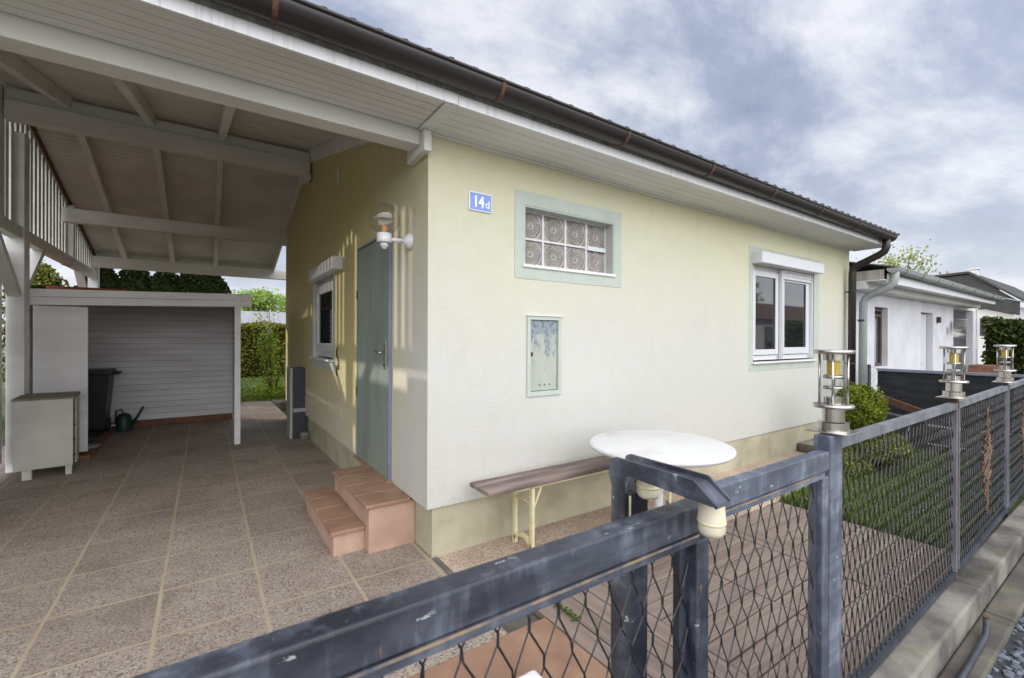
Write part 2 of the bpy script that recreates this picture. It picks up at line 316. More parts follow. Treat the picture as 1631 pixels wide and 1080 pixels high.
MT['curtain'] = simple('pale_net_curtain', srgb(150, 150, 158), srgb(120, 120, 130), 6, rough=.9, stretch=(6, 6, .3))
MT['black_board'] = simple('black_boarding', srgb(24, 27, 31), srgb(44, 48, 54), 9, lo=.45, hi=.72, rough=.8, stretch=(1, .4, 1.6), bump=.5, bscale=16)
MT['coping'] = simple('grey_blue_coping', srgb(120, 128, 140), srgb(104, 112, 124), 4, rough=.55)
MT['green_post'] = simple('dark_green_post', srgb(32, 48, 48), rough=.5)
MT['galv'] = simple('galvanised_wire', srgb(150, 154, 160), rough=.4, metal=.5)
MT['dark_metal'] = simple('dark_wrought_wire', srgb(46, 42, 42), rough=.5)
MT['corr_grey'] = simple('grey_corrugated_sheet', srgb(150, 150, 156), srgb(130, 130, 136), 2, rough=.7, stretch=(6, .5, 1))
MT['slate'] = simple('dark_slate_cladding', srgb(62, 64, 66), srgb(44, 46, 48), 5, rough=.8, stretch=(1, 1, 4), bump=.4, bscale=14, bstretch=(1, 1, 6))
MT['tile_roof_red'] = simple('red_clay_roof', srgb(108, 76, 66), srgb(88, 60, 52), 6, rough=.8, stretch=(1, 3, 1))
MT['asphalt'] = simple('asphalt', (.24, .235, .225, 1), (.18, .175, .17, 1), 8, rough=.9, bump=.5, bscale=120)

# ------------------------------------------------------------------ mesh builder
class MB:
    def __init__(s): s.b = bmesh.new()
    def box(s, x0, x1, y0, y1, z0, z1, bev=0):
        vs = [s.b.verts.new((x, y, z)) for x in (x0, x1) for y in (y0, y1) for z in (z0, z1)]
        fs = [s.b.faces.new([vs[i] for i in q]) for q in ((0, 1, 3, 2), (4, 6, 7, 5), (0, 4, 5, 1), (2, 3, 7, 6), (0, 2, 6, 4), (1, 5, 7, 3))]
        if bev:
            es = list({e for f in fs for e in f.edges})
            bmesh.ops.bevel(s.b, geom=es, offset=bev, segments=2, affect='EDGES', profile=.5)
        return s
    def bar(s, p, q, w, h, up=(0, 0, 1)):
        p, q = Vector(p), Vector(q); d = (q-p).normalized(); up = Vector(up)
        sd = d.cross(up)
        if sd.length < 1e-4: sd = d.cross(Vector((1, 0, 0)))
        sd.normalize(); u = sd.cross(d).normalized()
        vs = [s.b.verts.new(c + sd*a*w/2 + u*b_*h/2) for c in (p, q) for a, b_ in ((-1, -1), (1, -1), (1, 1), (-1, 1))]
        for k in ((0, 1, 2, 3), (7, 6, 5, 4), (0, 4, 5, 1), (1, 5, 6, 2), (2, 6, 7, 3), (3, 7, 4, 0)): s.b.faces.new([vs[i] for i in k])
        return s
    def tube(s, pts, r, n=10, cap=True):
        pts = [Vector(p) for p in pts]; rings = []
        prev = None
        for i, p in enumerate(pts):
            a = pts[max(i-1, 0)]; c = pts[min(i+1, len(pts)-1)]; d = (c-a).normalized()
            if prev is None:
                u = d.cross(Vector((0, 0, 1)))
                if u.length < 1e-3: u = d.cross(Vector((0, 1, 0)))
                u.normalize()
            else:
                u = (prev - d*prev.dot(d)).normalized()
            prev = u; v = d.cross(u); rr = r[i] if isinstance(r, (list, tuple)) else r
            rings.append([s.b.verts.new(p + u*cos(2*pi*k/n)*rr + v*sin(2*pi*k/n)*rr) for k in range(n)])
        for a, c in zip(rings, rings[1:]):
            for k in range(n):
                f = s.b.faces.new((a[k], a[(k+1) % n], c[(k+1) % n], c[k])); f.smooth = n > 5
        if cap:
            s.b.faces.new(rings[0][::-1]); s.b.faces.new(rings[-1])
        return s
    def lathe(s, cx, cy, prof, n=32, smooth=True):
        rings = []
        for r, z in prof:
            rings.append([s.b.verts.new((cx, cy, z))] if r < 1e-6 else [s.b.verts.new((cx+r*cos(2*pi*k/n), cy+r*sin(2*pi*k/n), z)) for k in range(n)])
        for a, c in zip(rings, rings[1:]):
            for k in range(n):
                j = (k+1) % n
                if len(a) == 1 and len(c) == 1: continue
                if len(a) == 1: f = s.b.faces.new((a[0], c[j], c[k]))
                elif len(c) == 1: f = s.b.faces.new((a[k], a[j], c[0]))
                else: f = s.b.faces.new((a[k], a[j], c[j], c[k]))
                f.smooth = smooth
        return s
    def cyl(s, cx, cy, r, z0, z1, n=32):
        return s.lathe(cx, cy, [(0, z0), (r, z0)], n, False).lathe(cx, cy, [(r, z0), (r, z1)], n).lathe(cx, cy, [(r, z1), (0, z1)], n, False)
    def prism(s, poly, axis, a0, a1):
        # poly in the two other axes (order: x:(y,z) y:(x,z) z:(x,y))
        def P(u, v, a): return {'x': (a, u, v), 'y': (u, a, v), 'z': (u, v, a)}[axis]
        A = [s.b.verts.new(P(u, v, a0)) for u, v in poly]; B = [s.b.verts.new(P(u, v, a1)) for u, v in poly]
        s.b.faces.new(A); s.b.faces.new(B[::-1]); n = len(poly)
        for i in range(n): s.b.faces.new((A[i], B[i], B[(i+1) % n], A[(i+1) % n]))
        return s
    def quad(s, pts):
        s.b.faces.new([s.b.verts.new(p) for p in pts]); return s
    def leaf(s, c, size, nrm=None, asp=1.6):
        a = Vector((random.gauss(0, 1), random.gauss(0, 1), random.gauss(0, 1))).normalized()
        if nrm is not None: a = (a + nrm*.9).normalized()
        u = a.cross(Vector((random.gauss(0, 1), random.gauss(0, 1), random.gauss(0, 1)))).normalized(); v = a.cross(u)
        l = size*random.uniform(.6, 1.2)
        s.b.faces.new([s.b.verts.new(c + u*l*asp*.5), s.b.verts.new(c + v*l*.5), s.b.verts.new(c - u*l*asp*.5), s.b.verts.new(c - v*l*.5)])

def rootloc(o):
    v = Vector((0, 0, 0))
    while o is not None: v += o.location; o = o.parent
    return v
def build(name, mb, mat, parent=None, base=None, recalc=True):
    me = bpy.data.meshes.new(name)
    off = rootloc(parent) if parent is not None else Vector(base or (0, 0, 0))
    bmesh.ops.translate(mb.b, verts=mb.b.verts, vec=-off)
    if recalc: bmesh.ops.recalc_face_normals(mb.b, faces=mb.b.faces)
    mb.b.to_mesh(me); mb.b.free()
    o = bpy.data.objects.new(name, me); COL.objects.link(o)
    me.materials.append(MT[mat] if isinstance(mat, str) else mat)
    if parent is not None: o.parent = parent
    else: o.location = off
    return o
def tag(o, label=None, cat=None, group=None, kind=None):
    if label: o['label'] = label
    if cat: o['category'] = cat
    if group: o['group'] = group
    if kind: o['kind'] = kind
    return o
def thing(name, label, cat, loc=(0, 0, 0), group=None):
    o = bpy.data.objects.new(name, None); COL.objects.link(o); o.location = loc; o.empty_display_size = .1
    return tag(o, label, cat, group)
def part(name, mb, mat, parent, label=None):
    o = build(name, mb, mat, parent)
    if label: o['label'] = label
    return o
def bevelmod(o, wd=.003, seg=2):
    m = o.modifiers.new('bevel', 'BEVEL'); m.width = wd; m.segments = seg; m.limit_method = 'ANGLE'; m.angle_limit = R(40); return o
def copy_tree(o, loc=None, parent=None, **props):
    c = o.copy(); COL.objects.link(c)
    if parent is not None: c.parent = parent
    if loc is not None: c.location = loc
    for k, v in props.items(): c[k] = v
    for ch in list(o.children): copy_tree(ch, None, c)
    return c

# ------------------------------------------------------------------ ground and paving
def struct(name, mb, mat): return tag(build(name, mb, mat), kind='structure')
struct('ground', MB().box(-150, 300, -150, 200, -.5, -.16), 'soil')
struct('road', MB().box(-60, 120, -8, -2.36, -.157, -.145), 'asphalt')
struct('tiled_driveway', MB().box(-3.4, .035, -.9, 8.65, -.15, 0), 'tiles')
struct('house_path', MB().box(.075, 6.2, -.74, .02, -.15, -.002), 'path')
struct('kerb_strip', MB().box(.037, .073, -.74, 0.0, -.15, .004), 'concrete')
struct('terracotta_path', MB().box(-.75, .262, -1.95, -.905, -.15, .002), 'terracotta')
struct('front_soil', MB().box(-3.4, 3.4, -1.99, -.742, -.16, -.045), 'concrete_low')
mb = MB(); mb.prism([(.04, 8.655), (.04, 9.2), (-.45, 10.0), (-3.4, 10.9), (-3.4, 8.655)], 'z', -.15, -.003)
struct('garden_path', mb, 'tiles')
struct('pale_slab', MB().box(.045, 1.6, 8.3, 9.05, -.15, .02), 'concrete')
struct('rear_lawn', MB().box(-9, 9, 8.8, 15.6, -.15, -.012), 'turf')
struct('front_lawn', MB().box(3.05, 6.95, -1.98, -.742, -.15, -.02), 'turf')

def grass(name, rects, n, h, label):
    mb = MB()
    for (x0, x1, y0, y1), k in zip(rects, n):
        for i in range(k):
            x = random.uniform(x0, x1); y = random.uniform(y0, y1); a = random.uniform(0, pi); hh = h*random.uniform(.4, 1.3); ww = random.uniform(.003, .007)*(1.6 if y > 8 else 1)
            dx, dy = cos(a)*ww, sin(a)*ww; lx, ly = random.gauss(0, .35)*hh, random.gauss(0, .35)*hh
            v = [mb.b.verts.new(p) for p in ((x-dx, y-dy, -.02), (x+dx, y+dy, -.02), (x+lx+dx*.7, y+ly+dy*.7, hh*.6), (x+lx*1.6, y+ly*1.6, hh))]
            mb.b.faces.new((v[0], v[1], v[2], v[3]))
    return tag(build(name, mb, 'grass', recalc=False), label, 'grass', kind='stuff')
grass('front_grass', [(3.08, 5.6, -1.90, -.74), (5.6, 6.9, -1.86, -.1)], [25000, 9000], .06, 'green lawn grass between timber deck and boundary fence')
grass('rear_grass', [(-1.2, 2.2, 8.9, 15.2)], [26000], .09, 'rear lawn grass in front of the olive hedge')
mb = MB()
for i in range(420):
    x, y = (random.uniform(-.9, 1.8), random.uniform(9.6, 15)) if i < 330 else (random.uniform(3.3, 6.6), random.uniform(-1.9, -.6))
    r = random.uniform(.012, .02) if i < 330 else random.uniform(.005, .010)
    mb.b.faces.new([mb.b.verts.new((x+r*cos(k), y+r*sin(k), .075 if i < 330 else .055)) for k in (0, 1.25, 2.5, 3.77, 5.0)])
tag(build('daisies', mb, 'daisy'), 'small white daisies scattered over the grass', 'flowers', kind='stuff')

# timber deck: one thing, boards as parts by module
deck = thing('timber_deck', 'grey weathered timber deck of duckboard modules inside the gate', 'deck', (.3, -1.95, -.04))
def boards_x(x0, x1, ys, w):
    mb = MB()
    for y in ys: mb.box(x0, x1, y, y+w, -.04, random.uniform(-.003, .003), .003)
    return mb
ys = [-1.98 + .1225*i for i in range(10)]
for x0, x1 in ((.745, 1.40), (1.41, 2.03), (2.245, 3.03)):
    part('board_panel', boards_x(x0, x1, ys, .115), 'deck_x', deck)
mb = MB()
for i in range(4): mb.box(.275+.117*i, .275+.117*i+.11, -1.62 if i == 0 else -1.98, -.76, -.04, random.uniform(-.003, .003), .003)
part('board_panel', mb, 'deck_y', deck)
mb = MB()
for i in range(8): mb.box(2.04+.0252*i, 2.04+.0252*i+.021, -1.98, -.76, -.04, .002 + random.uniform(-.002, .002), .002)
part('ribbed_cross_boards', mb, 'deck_y', deck)

# kerb wall, ledge, gravel
mb = MB(); k0 = -2.4
for i in range(7):
    xa = -1.5 + i*2.0
    mb.box(xa, xa+1.99, -2.125, -1.985, -.16, .028+random.uniform(-.003, .003), .012)
kerb = tag(build('kerb_wall', mb, 'concrete', base=(0, -2.05, -.16)), 'low stained concrete kerb wall under the mesh fence', 'wall')
mb = MB()
for i in range(6):
    xa = .3 + i*2.2
    mb.box(xa, xa+2.19, -2.25, -2.128, -.16, -.10, .01)
struct('concrete_ledge', mb, 'concrete_low')
struct('gravel_bed', MB().box(-6, 20, -2.9, -2.25, -.159, -.135), 'gravel_base')
mb = MB()
for i in range(1500):
    x = random.uniform(1.3, 6); y = random.uniform(-2.60, -2.25); r = random.uniform(.008, .024)
    m4 = Matrix.Translation((x, y, -.135+r*.3)) @ Matrix.Rotation(random.uniform(0, 6), 4, 'Z') @ Matrix.Diagonal((1, random.uniform(.6, 1), random.uniform(.4, .8), 1))
    bmesh.ops.create_icosphere(mb.b, subdivisions=1, radius=r, matrix=m4)
tag(build('gravel', mb, 'stone', recalc=False), 'blue grey gravel stones beside the kerb', 'gravel', kind='stuff')
mb = MB().tube([(1.2, -2.20, -.086), (1.9, -2.195, -.086), (2.12, -2.192, -.086), (2.17, -2.19, -.08), (2.195, -2.188, -.05), (2.20, -2.186, -.012)], .014, 12)
pp = tag(build('drain_pipe_stub', mb, 'iron_dark', base=(1.9, -2.19, -.1)), 'black pipe lying on the ledge with a bent-up rusty end', 'pipe')
part('rusty_end', MB().tube([(2.1998, -2.1862, -.0118), (2.2006, -2.1858, -.004)], .0145, 12), 'rust', pp)

# ------------------------------------------------------------------ house
HX1 = 6.78; HY1 = 6.30
def zroof(y): return 3.02 + .255*y if y < 4.1 else 4.0655 - .272*(y-4.1)
house = thing('bungalow', 'pale yellow rendered bungalow with brown gutter and white eaves', 'house', (0, 0, 0))
# wall as thick faces with real openings: built from strips round the openings
def wall_front(mb, x0, x1, z0, z1, holes, y0, y1):
    xs = sorted({x0, x1, *[h[0] for h in holes], *[h[1] for h in holes]})
    for a, c in zip(xs, xs[1:]):
        seg = sorted([(h[2], h[3]) for h in holes if h[0] <= a and h[1] >= c]); z = z0
        for lo, hi in seg:
            mb.box(a, c, y0, y1, z, lo); z = hi
        mb.box(a, c, y0, y1, z, z1)
mb = MB()
GB = (.771, 1.733, 1.995, 2.45); WN = (4.03, 5.60, 1.18, 2.32); MC = (.798, 1.130, 1.01, 1.62)
wall_front(mb, 0, HX1, .327, 2.80, [GB, WN, MC], 0, .25)
# side wall with window, gable top
SW = (2.62, 3.78, 1.19, 2.17)
ysplit = sorted({.25, SW[0], SW[1], 4.1, HY1})
for a, c in zip(ysplit, ysplit[1:]):
    if a >= SW[0] and c <= SW[1]:
        mb.box(0, .25, a, c, .327, SW[2]); mb.prism([(a, SW[3]), (c, SW[3]), (c, zroof(c)-.005), (a, zroof(a)-.005)], 'x', 0, .25)
    else: mb.prism([(a, .327), (c, .327), (c, zroof(c)-.005), (a, zroof(a)-.005)], 'x', 0, .25)
mb.prism([(0, 2.80), (.25, 2.80), (.25, zroof(.25)-.005), (0, zroof(0)-.005)], 'x', 0, .25)
mb.box(HX1-.25, HX1, .25, HY1, .327, 2.9); mb.box(.25, HX1-.25, HY1-.25, HY1, .327, 2.9)
bmesh.ops.remove_doubles(mb.b, verts=mb.b.verts, dist=1e-5)
# drop interior duplicate faces between flush strips
seen = {}
for f in list(mb.b.faces):
    k = tuple(sorted(v.index for v in f.verts)) if False else frozenset(f.verts)
    seen.setdefault(k, []).append(f)
for k, fs in seen.items():
    if len(fs) > 1:
        for f in fs: mb.b.faces.remove(f)
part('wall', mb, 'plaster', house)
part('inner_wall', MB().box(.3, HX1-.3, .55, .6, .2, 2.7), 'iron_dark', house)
part('plinth', MB().box(.04, HX1-.01, .012, HY1-.01, -.1, .330), 'plinth', house)
# front eaves
mb = MB(); nb = 5; bw = .40/nb
for i in range(nb): mb.box(.0, HX1+.17, -.40+bw*i+.002, -.40+bw*(i+1)-.002, 2.790, 2.797)
part('soffit', mb, 'white_wood', house); part('soffit_joint_or_light_line', MB().box(.0, HX1+.17, -.40, -.002, 2.7965, 2.801), 'aged_wood', house)
part('soffit_trim', MB().box(-.075, .0, -.40, -.002, 2.782, 2.796).box(.02, HX1, -.018, -.001, 2.772, 2.789), 'white_wood', house)
part('fascia', MB().box(-3.35, .0, -.422, -.402, 2.787, 2.852, .002).box(.003, HX1+.17, -.420, -.400, 2.785, 2.850, .002), 'fascia', house)
part('upper_fascia', MB().box(-3.35, HX1+.17, -.416, -.396, 2.853, 2.925), 'fascia_grey', house)
part('end_board', MB().prism([(-.40, 2.80), (-.40, 2.90), (0, 3.0), (.0, 2.80)], 'x', HX1+.15, HX1+.17), 'white_wood', house)
# gutter: half round trough with rolled lip
def gutter(x0, x1, y, z0, r, drop, n=14):
    mb = MB(); N = 24; rings = []
    for i in range(N+1):
        x = x0+(x1-x0)*i/N; zz = z0-drop*i/N
        ring = [mb.b.verts.new((x, y+r*cos(pi+pi*k/n), zz+r*sin(pi+pi*k/n))) for k in range(n+1)]
        ring += [mb.b.verts.new((x, y+(r-.004)*cos(2*pi-pi*k/n), zz+(r-.004)*sin(2*pi-pi*k/n))) for k in range(n+1)]
        rings.append(ring)
    for a, c in zip(rings, rings[1:]):
        m_ = len(a)
        for k in range(m_):
            f = mb.b.faces.new((a[k], a[(k+1) % m_], c[(k+1) % m_], c[k])); f.smooth = True
    mb.tube([(x0, y-r, z0+.004), (x1, y-r, z0-drop+.004)], .010, 10)
    for x, zz in ((x0, z0), (x1, z0-drop)):
        mb.b.faces.new([mb.b.verts.new((x, y+r*cos(pi+pi*k/n), zz+r*sin(pi+pi*k/n))) for k in range(n+1)])
    return mb
gt = part('gutter', gutter(-3.4, 6.80, -.492, 2.935, .076, .03), 'gutter', house)
def bracket(x, y, z, r, mat, par, a0=.97, a1=2.02):
    A = [pi*(a0+(a1-a0)*k/14) for k in range(15)]
    poly = [(y+(r+.004)*cos(a), z+(r+.004)*sin(a)) for a in A]+[(y+(r+.0005)*cos(a), z+(r+.0005)*sin(a)) for a in A[::-1]]
    part('bracket', MB().prism(poly, 'x', x-.012, x+.012), mat, par)
for bx in (-3.0, -1.98, -.95, .22, 1.28, 2.33, 3.38, 4.43, 5.48, 6.35):
    bracket(bx, -.492, 2.935-.03*(bx+3.4)/10.2, .076, 'rust', gt)
def wavy_roof(x0, x1, ya, yb, zf, per=.13, amp=.018, th=.03, slices=2):
    mb = MB(); n = int((x1-x0)/per*6); cols = []
    yy = [ya+(yb-ya)*i/slices for i in range(slices+1)]
    top = [[mb.b.verts.new((x0+(x1-x0)*i/n, y, zf(y)+th+amp*sin(2*pi*(x0+(x1-x0)*i/n)/per))) for y in yy] for i in range(n+1)]
    bot = [[mb.b.verts.new((x0+(x1-x0)*i/n, y, zf(y)+th-.012+amp*sin(2*pi*(x0+(x1-x0)*i/n)/per))) for y in yy] for i in range(n+1)]
    for i in range(n):
        for j in range(slices):
            mb.b.faces.new((top[i][j], top[i+1][j], top[i+1][j+1], top[i][j+1])).smooth = True
            mb.b.faces.new((bot[i][j], bot[i][j+1], bot[i+1][j+1], bot[i+1][j])).smooth = True
        mb.b.faces.new((top[i][0], bot[i][0], bot[i+1][0], top[i+1][0])); mb.b.faces.new((top[i][-1], top[i+1][-1], bot[i+1][-1], bot[i][-1]))
    return mb
mb = wavy_roof(.0, HX1+.2, -.545, 4.1, zroof, amp=.019, th=.062, per=.177)
m2 = wavy_roof(.0, HX1+.2, 4.1, 7.0, zroof, th=.055)
rf = part('roof', mb, 'roof', house); part('rear_roof', m2, 'roof', house)
part('ridge_cap', MB().prism([(3.85, zroof(3.85)+.075), (4.1, 4.16), (4.35, zroof(4.35)+.075), (4.35, zroof(4.35)+.06), (4.1, 4.14), (3.85, zroof(3.85)+.06)], 'x', -3.4, HX1+.2), 'roof', house)
# brown downpipe
mb = MB().tube([(6.62, -.49, 2.86), (6.62, -.49, 2.74), (6.62, -.47, 2.68), (6.62, -.40, 2.635), (6.62, -.18, 2.535), (6.62, -.115, 2.49), (6.62, -.095, 2.43), (6.62, -.09, -.02)], .048, 18)
dp = part('downpipe', mb, 'gutter', house)
for z in (2.15, 1.1, .4): part('pipe_clip', MB().lathe(6.62, -.09, [(.05, z-.012), (.054, z-.012), (.054, z+.012), (.05, z+.012)], 18).box(6.615, 6.625, -.04, .01, z-.008, z+.008), 'dark_metal', dp)

# glass block window
gw = part('glass_block_window', MB().box(GB[0], GB[1], .13, .15, GB[2], GB[3]), 'iron_dark', house)
mb = MB(); x0, x1, z0, z1 = .685, 1.825, 1.897, 2.552
for a, b_, c, d in ((x0, x1, GB[3]+.0, z1), (x0, x1, z0, GB[2]-.004), (x0, GB[0], GB[2]-.004, GB[3]), (GB[1], x1, GB[2]-.004, GB[3])): mb.box(a, b_, -.004, .0, c, d)
mb.box(GB[0]-.0, GB[0]+.012, .0, .13, GB[2], GB[3]).box(GB[1]-.012, GB[1], .0, .13, GB[2], GB[3]).box(GB[0]+.012, GB[1]-.012, 0, .13, GB[3]-.012, GB[3])
part('surround', mb, 'mint', gw)
part('sill', MB().box(GB[0]-.015, GB[1]+.012, -.018, .12, GB[2]-.012, GB[2]+.012, .003), 'white_wood', gw)
bx0, bx1, bz0, bz1 = GB[0]+.012, GB[1]-.012, GB[2]+.012, GB[3]-.012
cw = (bx1-bx0)/4; chh = (bz1-bz0)/2
mb = MB()
for i in range(5): xx = bx0+cw*i; mb.box(xx-.008, xx+.008, .085, .12, bz0, bz1)
for j in range(3):
    zz = bz0+chh*j
    for i in range(4): mb.box(bx0+cw*i+.008, bx0+cw*(i+1)-.008, .085, .12, zz-.008, zz+.008)
mb.box(bx0+cw*3+.008, bx0+cw*4-.008, .075, .085, bz0+chh-.018, bz0+chh+.018)
part('mullion', mb, 'pvc', gw)
for i in range(4):
    for j in range(2):
        m2 = MB(); cxx, czz = bx0+cw*(i+.5), bz0+chh*(j+.5); hw, hh = cw/2-.008, chh/2-.008
        m2.box(-hw, hw, 0, .02, -hh, hh, .004)
        me = bpy.data.meshes.new('glass_block'); m2.b.to_mesh(me); m2.b.free(); me.materials.append(MT['block'])
        o = bpy.data.objects.new('glass_block', me); COL.objects.link(o); o.parent = gw; o.location = (cxx, .10, czz)

# meter cabinet
mb = MB(); a, b_, c, d = MC
mb.box(a, a+.03, -.012, .03, c, d).box(b_-.03, b_, -.012, .03, c, d).box(a+.03, b_-.03, -.012, .03, c, c+.035).box(a+.03, b_-.03, -.012, .03, d-.028, d)
mcf = part('meter_cabinet', mb, 'mint', house, 'pale green frame of the electricity meter cabinet')
mcd = part('meter_door', MB().box(a+.034, b_-.034, .004, .02, c+.039, d-.032, .002), 'meter', mcf, 'metal door with blue grey paint flaking at the top')
part('drip_strip', MB().box(a-.004, b_+.012, -.022, .0, d+.001, d+.006), 'white_wood', mcf)
part('lock', MB().box(a+.038, a+.055, -.006, .004, 1.315, 1.345), 'dark_metal', mcd)
for i in range(3): part('vent_slot', MB().box(a+.12+.05*i, a+.13+.05*i, .0015, .005, 1.085, 1.10), 'pvc_grey', mcd)
part('cabinet_back', MB().box(a, b_, .05, .06, c, d), 'iron_dark', mcf)

# right window
def window(name, P, W0, W1, Z0, Z1, mirror=None):
    """P maps (along, depth, z) to world"""
    pass
wr = part('window', MB().box(WN[0], WN[0]+.055, .05, .10, WN[2]+.02, WN[3]).box(WN[1]-.055, WN[1], .05, .10, WN[2]+.02, WN[3]).box(WN[0]+.055, WN[1]-.055, .05, .10, WN[2]+.02, WN[2]+.075).box(WN[0]+.055, WN[1]-.055, .05, .10, WN[3]-.05, WN[3]).box(4.705, 4.765, .048, .10, WN[2]+.075, WN[3]-.05), 'pvc', house)
def sash(x0, x1, z0, z1, y, t, parent, zt=None):
    s_ = part('sash', MB().box(x0, x0+t, y, y+.04, z0, z1, .004).box(x1-t, x1, y, y+.04, z0, z1, .004).box(x0+t, x1-t, y, y+.04, z0, z0+t, .004).box(x0+t, x1-t, y, y+.04, z1-t, z1, .004), 'pvc', parent)
    part('pane', MB().box(x0+t, x1-t, y+.018, y+.024, z0+t, z1-t), 'pane', s_)
    g = .004
    part('seal', MB().box(x0+t, x0+t+g, y+.008, y+.018, z0+t, z1-t), 'pvc_grey', s_); part('seal', MB().box(x1-t-g, x1-t, y+.008, y+.018, z0+t, z1-t), 'pvc_grey', s_)
    return s_
sash(4.09, 4.70, 1.262, 2.265, .030, .065, wr); sash(4.77, 5.54, 1.262, 2.265, .030, .085, wr)
for a_, b_2 in ((4.712, 4.730), (4.742, 4.758), (5.545, 5.565), (4.033, 4.05)): part('shutter_rail', MB().box(a_, b_2, -.004, .028, 1.21, 2.31), 'pvc', wr)
part('shutter_slats', MB().box(4.775, 5.54, .004, .016, 2.245, 2.28, .002).box(4.775, 5.54, .004, .016, 2.205, 2.242, .002).box(4.775, 5.54, .004, .016, 2.283, 2.318, .002), 'pvc', wr)
part('shutter_box', MB().box(4.0, 5.60, -.125, -.001, 2.322, 2.452, .006), 'pvc', wr)
part('sill', MB().box(4.0, 5.63, -.035, .05, 1.162, 1.182, .003), 'white_wood', wr)
mb = MB(); x0, x1, z0, z1 = 3.948, 5.755, 1.08, 2.525
for q in ((x0, x1, WN[3]+.0, z1), (x0, x1, z0, WN[2]-.018), (x0, WN[0]-.0, WN[2]-.018, WN[3]), (WN[1], x1, WN[2]-.018, WN[3])): mb.box(q[0], q[1], -.004, .0, q[2], q[3])
part('surround', mb, 'mint', wr)
# flowers behind the left pane
# side window
sw = part('side_window', MB().box(.05, .10, SW[0], SW[0]+.055, SW[2]+.02, SW[3]).box(.05, .10, SW[1]-.055, SW[1], SW[2]+.02, SW[3]).box(.05, .10, SW[0]+.055, SW[1]-.055, SW[2]+.02, SW[2]+.075).box(.05, .10, SW[0]+.055, SW[1]-.055, SW[3]-.05, SW[3]), 'pvc', house)
y0, y1, z0, z1, t = SW[0]+.06, SW[1]-.06, SW[2]+.08, SW[3]-.055, .11
s_ = part('sash', MB().box(.02, .06, y0, y0+t, z0, z1, .004).box(.02, .06, y1-t, y1, z0, z1, .004).box(.02, .06, y0+t, y1-t, z0, z0+t, .004).box(.02, .06, y0+t, y1-t, z1-t, z1, .004), 'pvc', sw)
part('pane', MB().box(.038, .044, y0+t, y1-t, z0+t, z1-t), 'pane', s_)
part('shutter_box', MB().box(-.10, -.001, 2.20, 3.56, 2.175, 2.31, .006), 'pvc', sw)
part('sill', MB().box(-.04, .05, SW[0]-.03, SW[1]+.03, 1.172, 1.192, .003), 'white_wood', sw)
mb = MB()
for q in ((SW[0]-.09, SW[1]+.09, SW[3], SW[3]+.2), (SW[0]-.09, SW[1]+.09, SW[2]-.12, SW[2]-.018), (SW[0]-.09, SW[0], SW[2]-.018, SW[3]), (SW[1], SW[1]+.09, SW[2]-.018, SW[3])): mb.box(-.004, 0, *q)
part('surround', mb, 'mint', sw)
# door on side wall
dr = part('door', MB().box(-.018, -.002, .70, 1.55, .335, 2.26, .002), 'door', house, 'grey green steel side door')
part('door_frame', MB().box(-.03, -.001, .675, .696, .33, 2.285).box(-.024, -.001, 1.554, 1.575, .33, 2.285).box(-.024, -.001, .696, 1.554, 2.264, 2.285), 'coping', dr)
hd = part('door_handle', MB().box(-.026, -.018, .765, .80, 1.20, 1.42, .002).tube([(-.026, .782, 1.335), (-.07, .782, 1.335), (-.072, .80, 1.335), (-.07, .90, 1.345)], .008, 8), 'steel', dr)
part('lock', MB().tube([(-.026, .782, 1.235), (-.034, .782, 1.235)], .01, 10), 'dark_metal', hd)
for z in (.95, 1.85): part('hinge', MB().tube([(-.024, 1.565, z-.04), (-.024, 1.565, z+.04)], .009, 8), 'dark_metal', dr)

# entrance steps
st = thing('entrance_steps', 'two terracotta tiled steps below the grey green side door', 'steps', (-.25, .8, 0))
part('step', MB().box(-.495, -.292, .385, 1.345, 0, .138), 'terracotta_side', st)
part('step', MB().box(-.290, .036, .295, 1.255, 0, .302), 'terracotta_side', st)
def treads(x0, x1, y0, y1, z, n):
    mb = MB(); d = (y1-y0)/n
    for i in range(n): mb.box(x0, x1, y0+d*i+.002, y0+d*(i+1)-.002, z, z+.026, .006)
    return mb
part('tread', treads(-.515, -.292, .365, 1.36, .139, 4), 'terracotta', st); part('tread', treads(-.315, -.002, .275, 1.27, .303, 4), 'terracotta', st)
part('threshold', MB().box(-.05, -.002, .66, 1.6, .3295, .345), 'terracotta', st)

# house number plate
hn = thing('house_number_plate', 'small blue enamel number plate reading 14d on the front wall', 'sign', (.385, -.002, 2.4))
part('plate', MB().box(.297, .480, -.012, -.002, 2.334, 2.464, .003), 'white_enamel', hn); part('blue_field', MB().box(.304, .473, -.0135, -.0125, 2.341, 2.457), 'blue', hn)
def text(s, size, loc, parent, off=0.0, mat='white_enamel', sx=1):
    c = bpy.data.curves.new('t', 'FONT'); c.body = s; c.size = size; c.extrude = .0008; c.offset = off
    to = bpy.data.objects.new('t', c); COL.objects.link(to)
    bpy.context.view_layer.update()
    me = bpy.data.meshes.new_from_object(to.evaluated_get(bpy.context.evaluated_depsgraph_get())); bpy.data.objects.remove(to)
    me.transform(Matrix.Diagonal((sx, 1, 1, 1))); me.transform(Matrix.Rotation(R(90), 4, 'X')); me.materials.clear(); me.materials.append(MT[mat])
    o = bpy.data.objects.new('digits' if s[0].isdigit() else 'letter', me); COL.objects.link(o); o.parent = parent; o.location = Vector(loc)-rootloc(parent); return o
text('14', .105, (.326, -.0148, 2.364), hn, .0035, sx=.85); text('d', .075, (.424, -.0148, 2.364), hn, .001)
mb = MB()
for x in (.309, .468):
    for z in (2.346, 2.452): part('screw', MB().tube([(x, -.013, z), (x, -.0155, z)], .003, 8), 'dark_metal', hn)

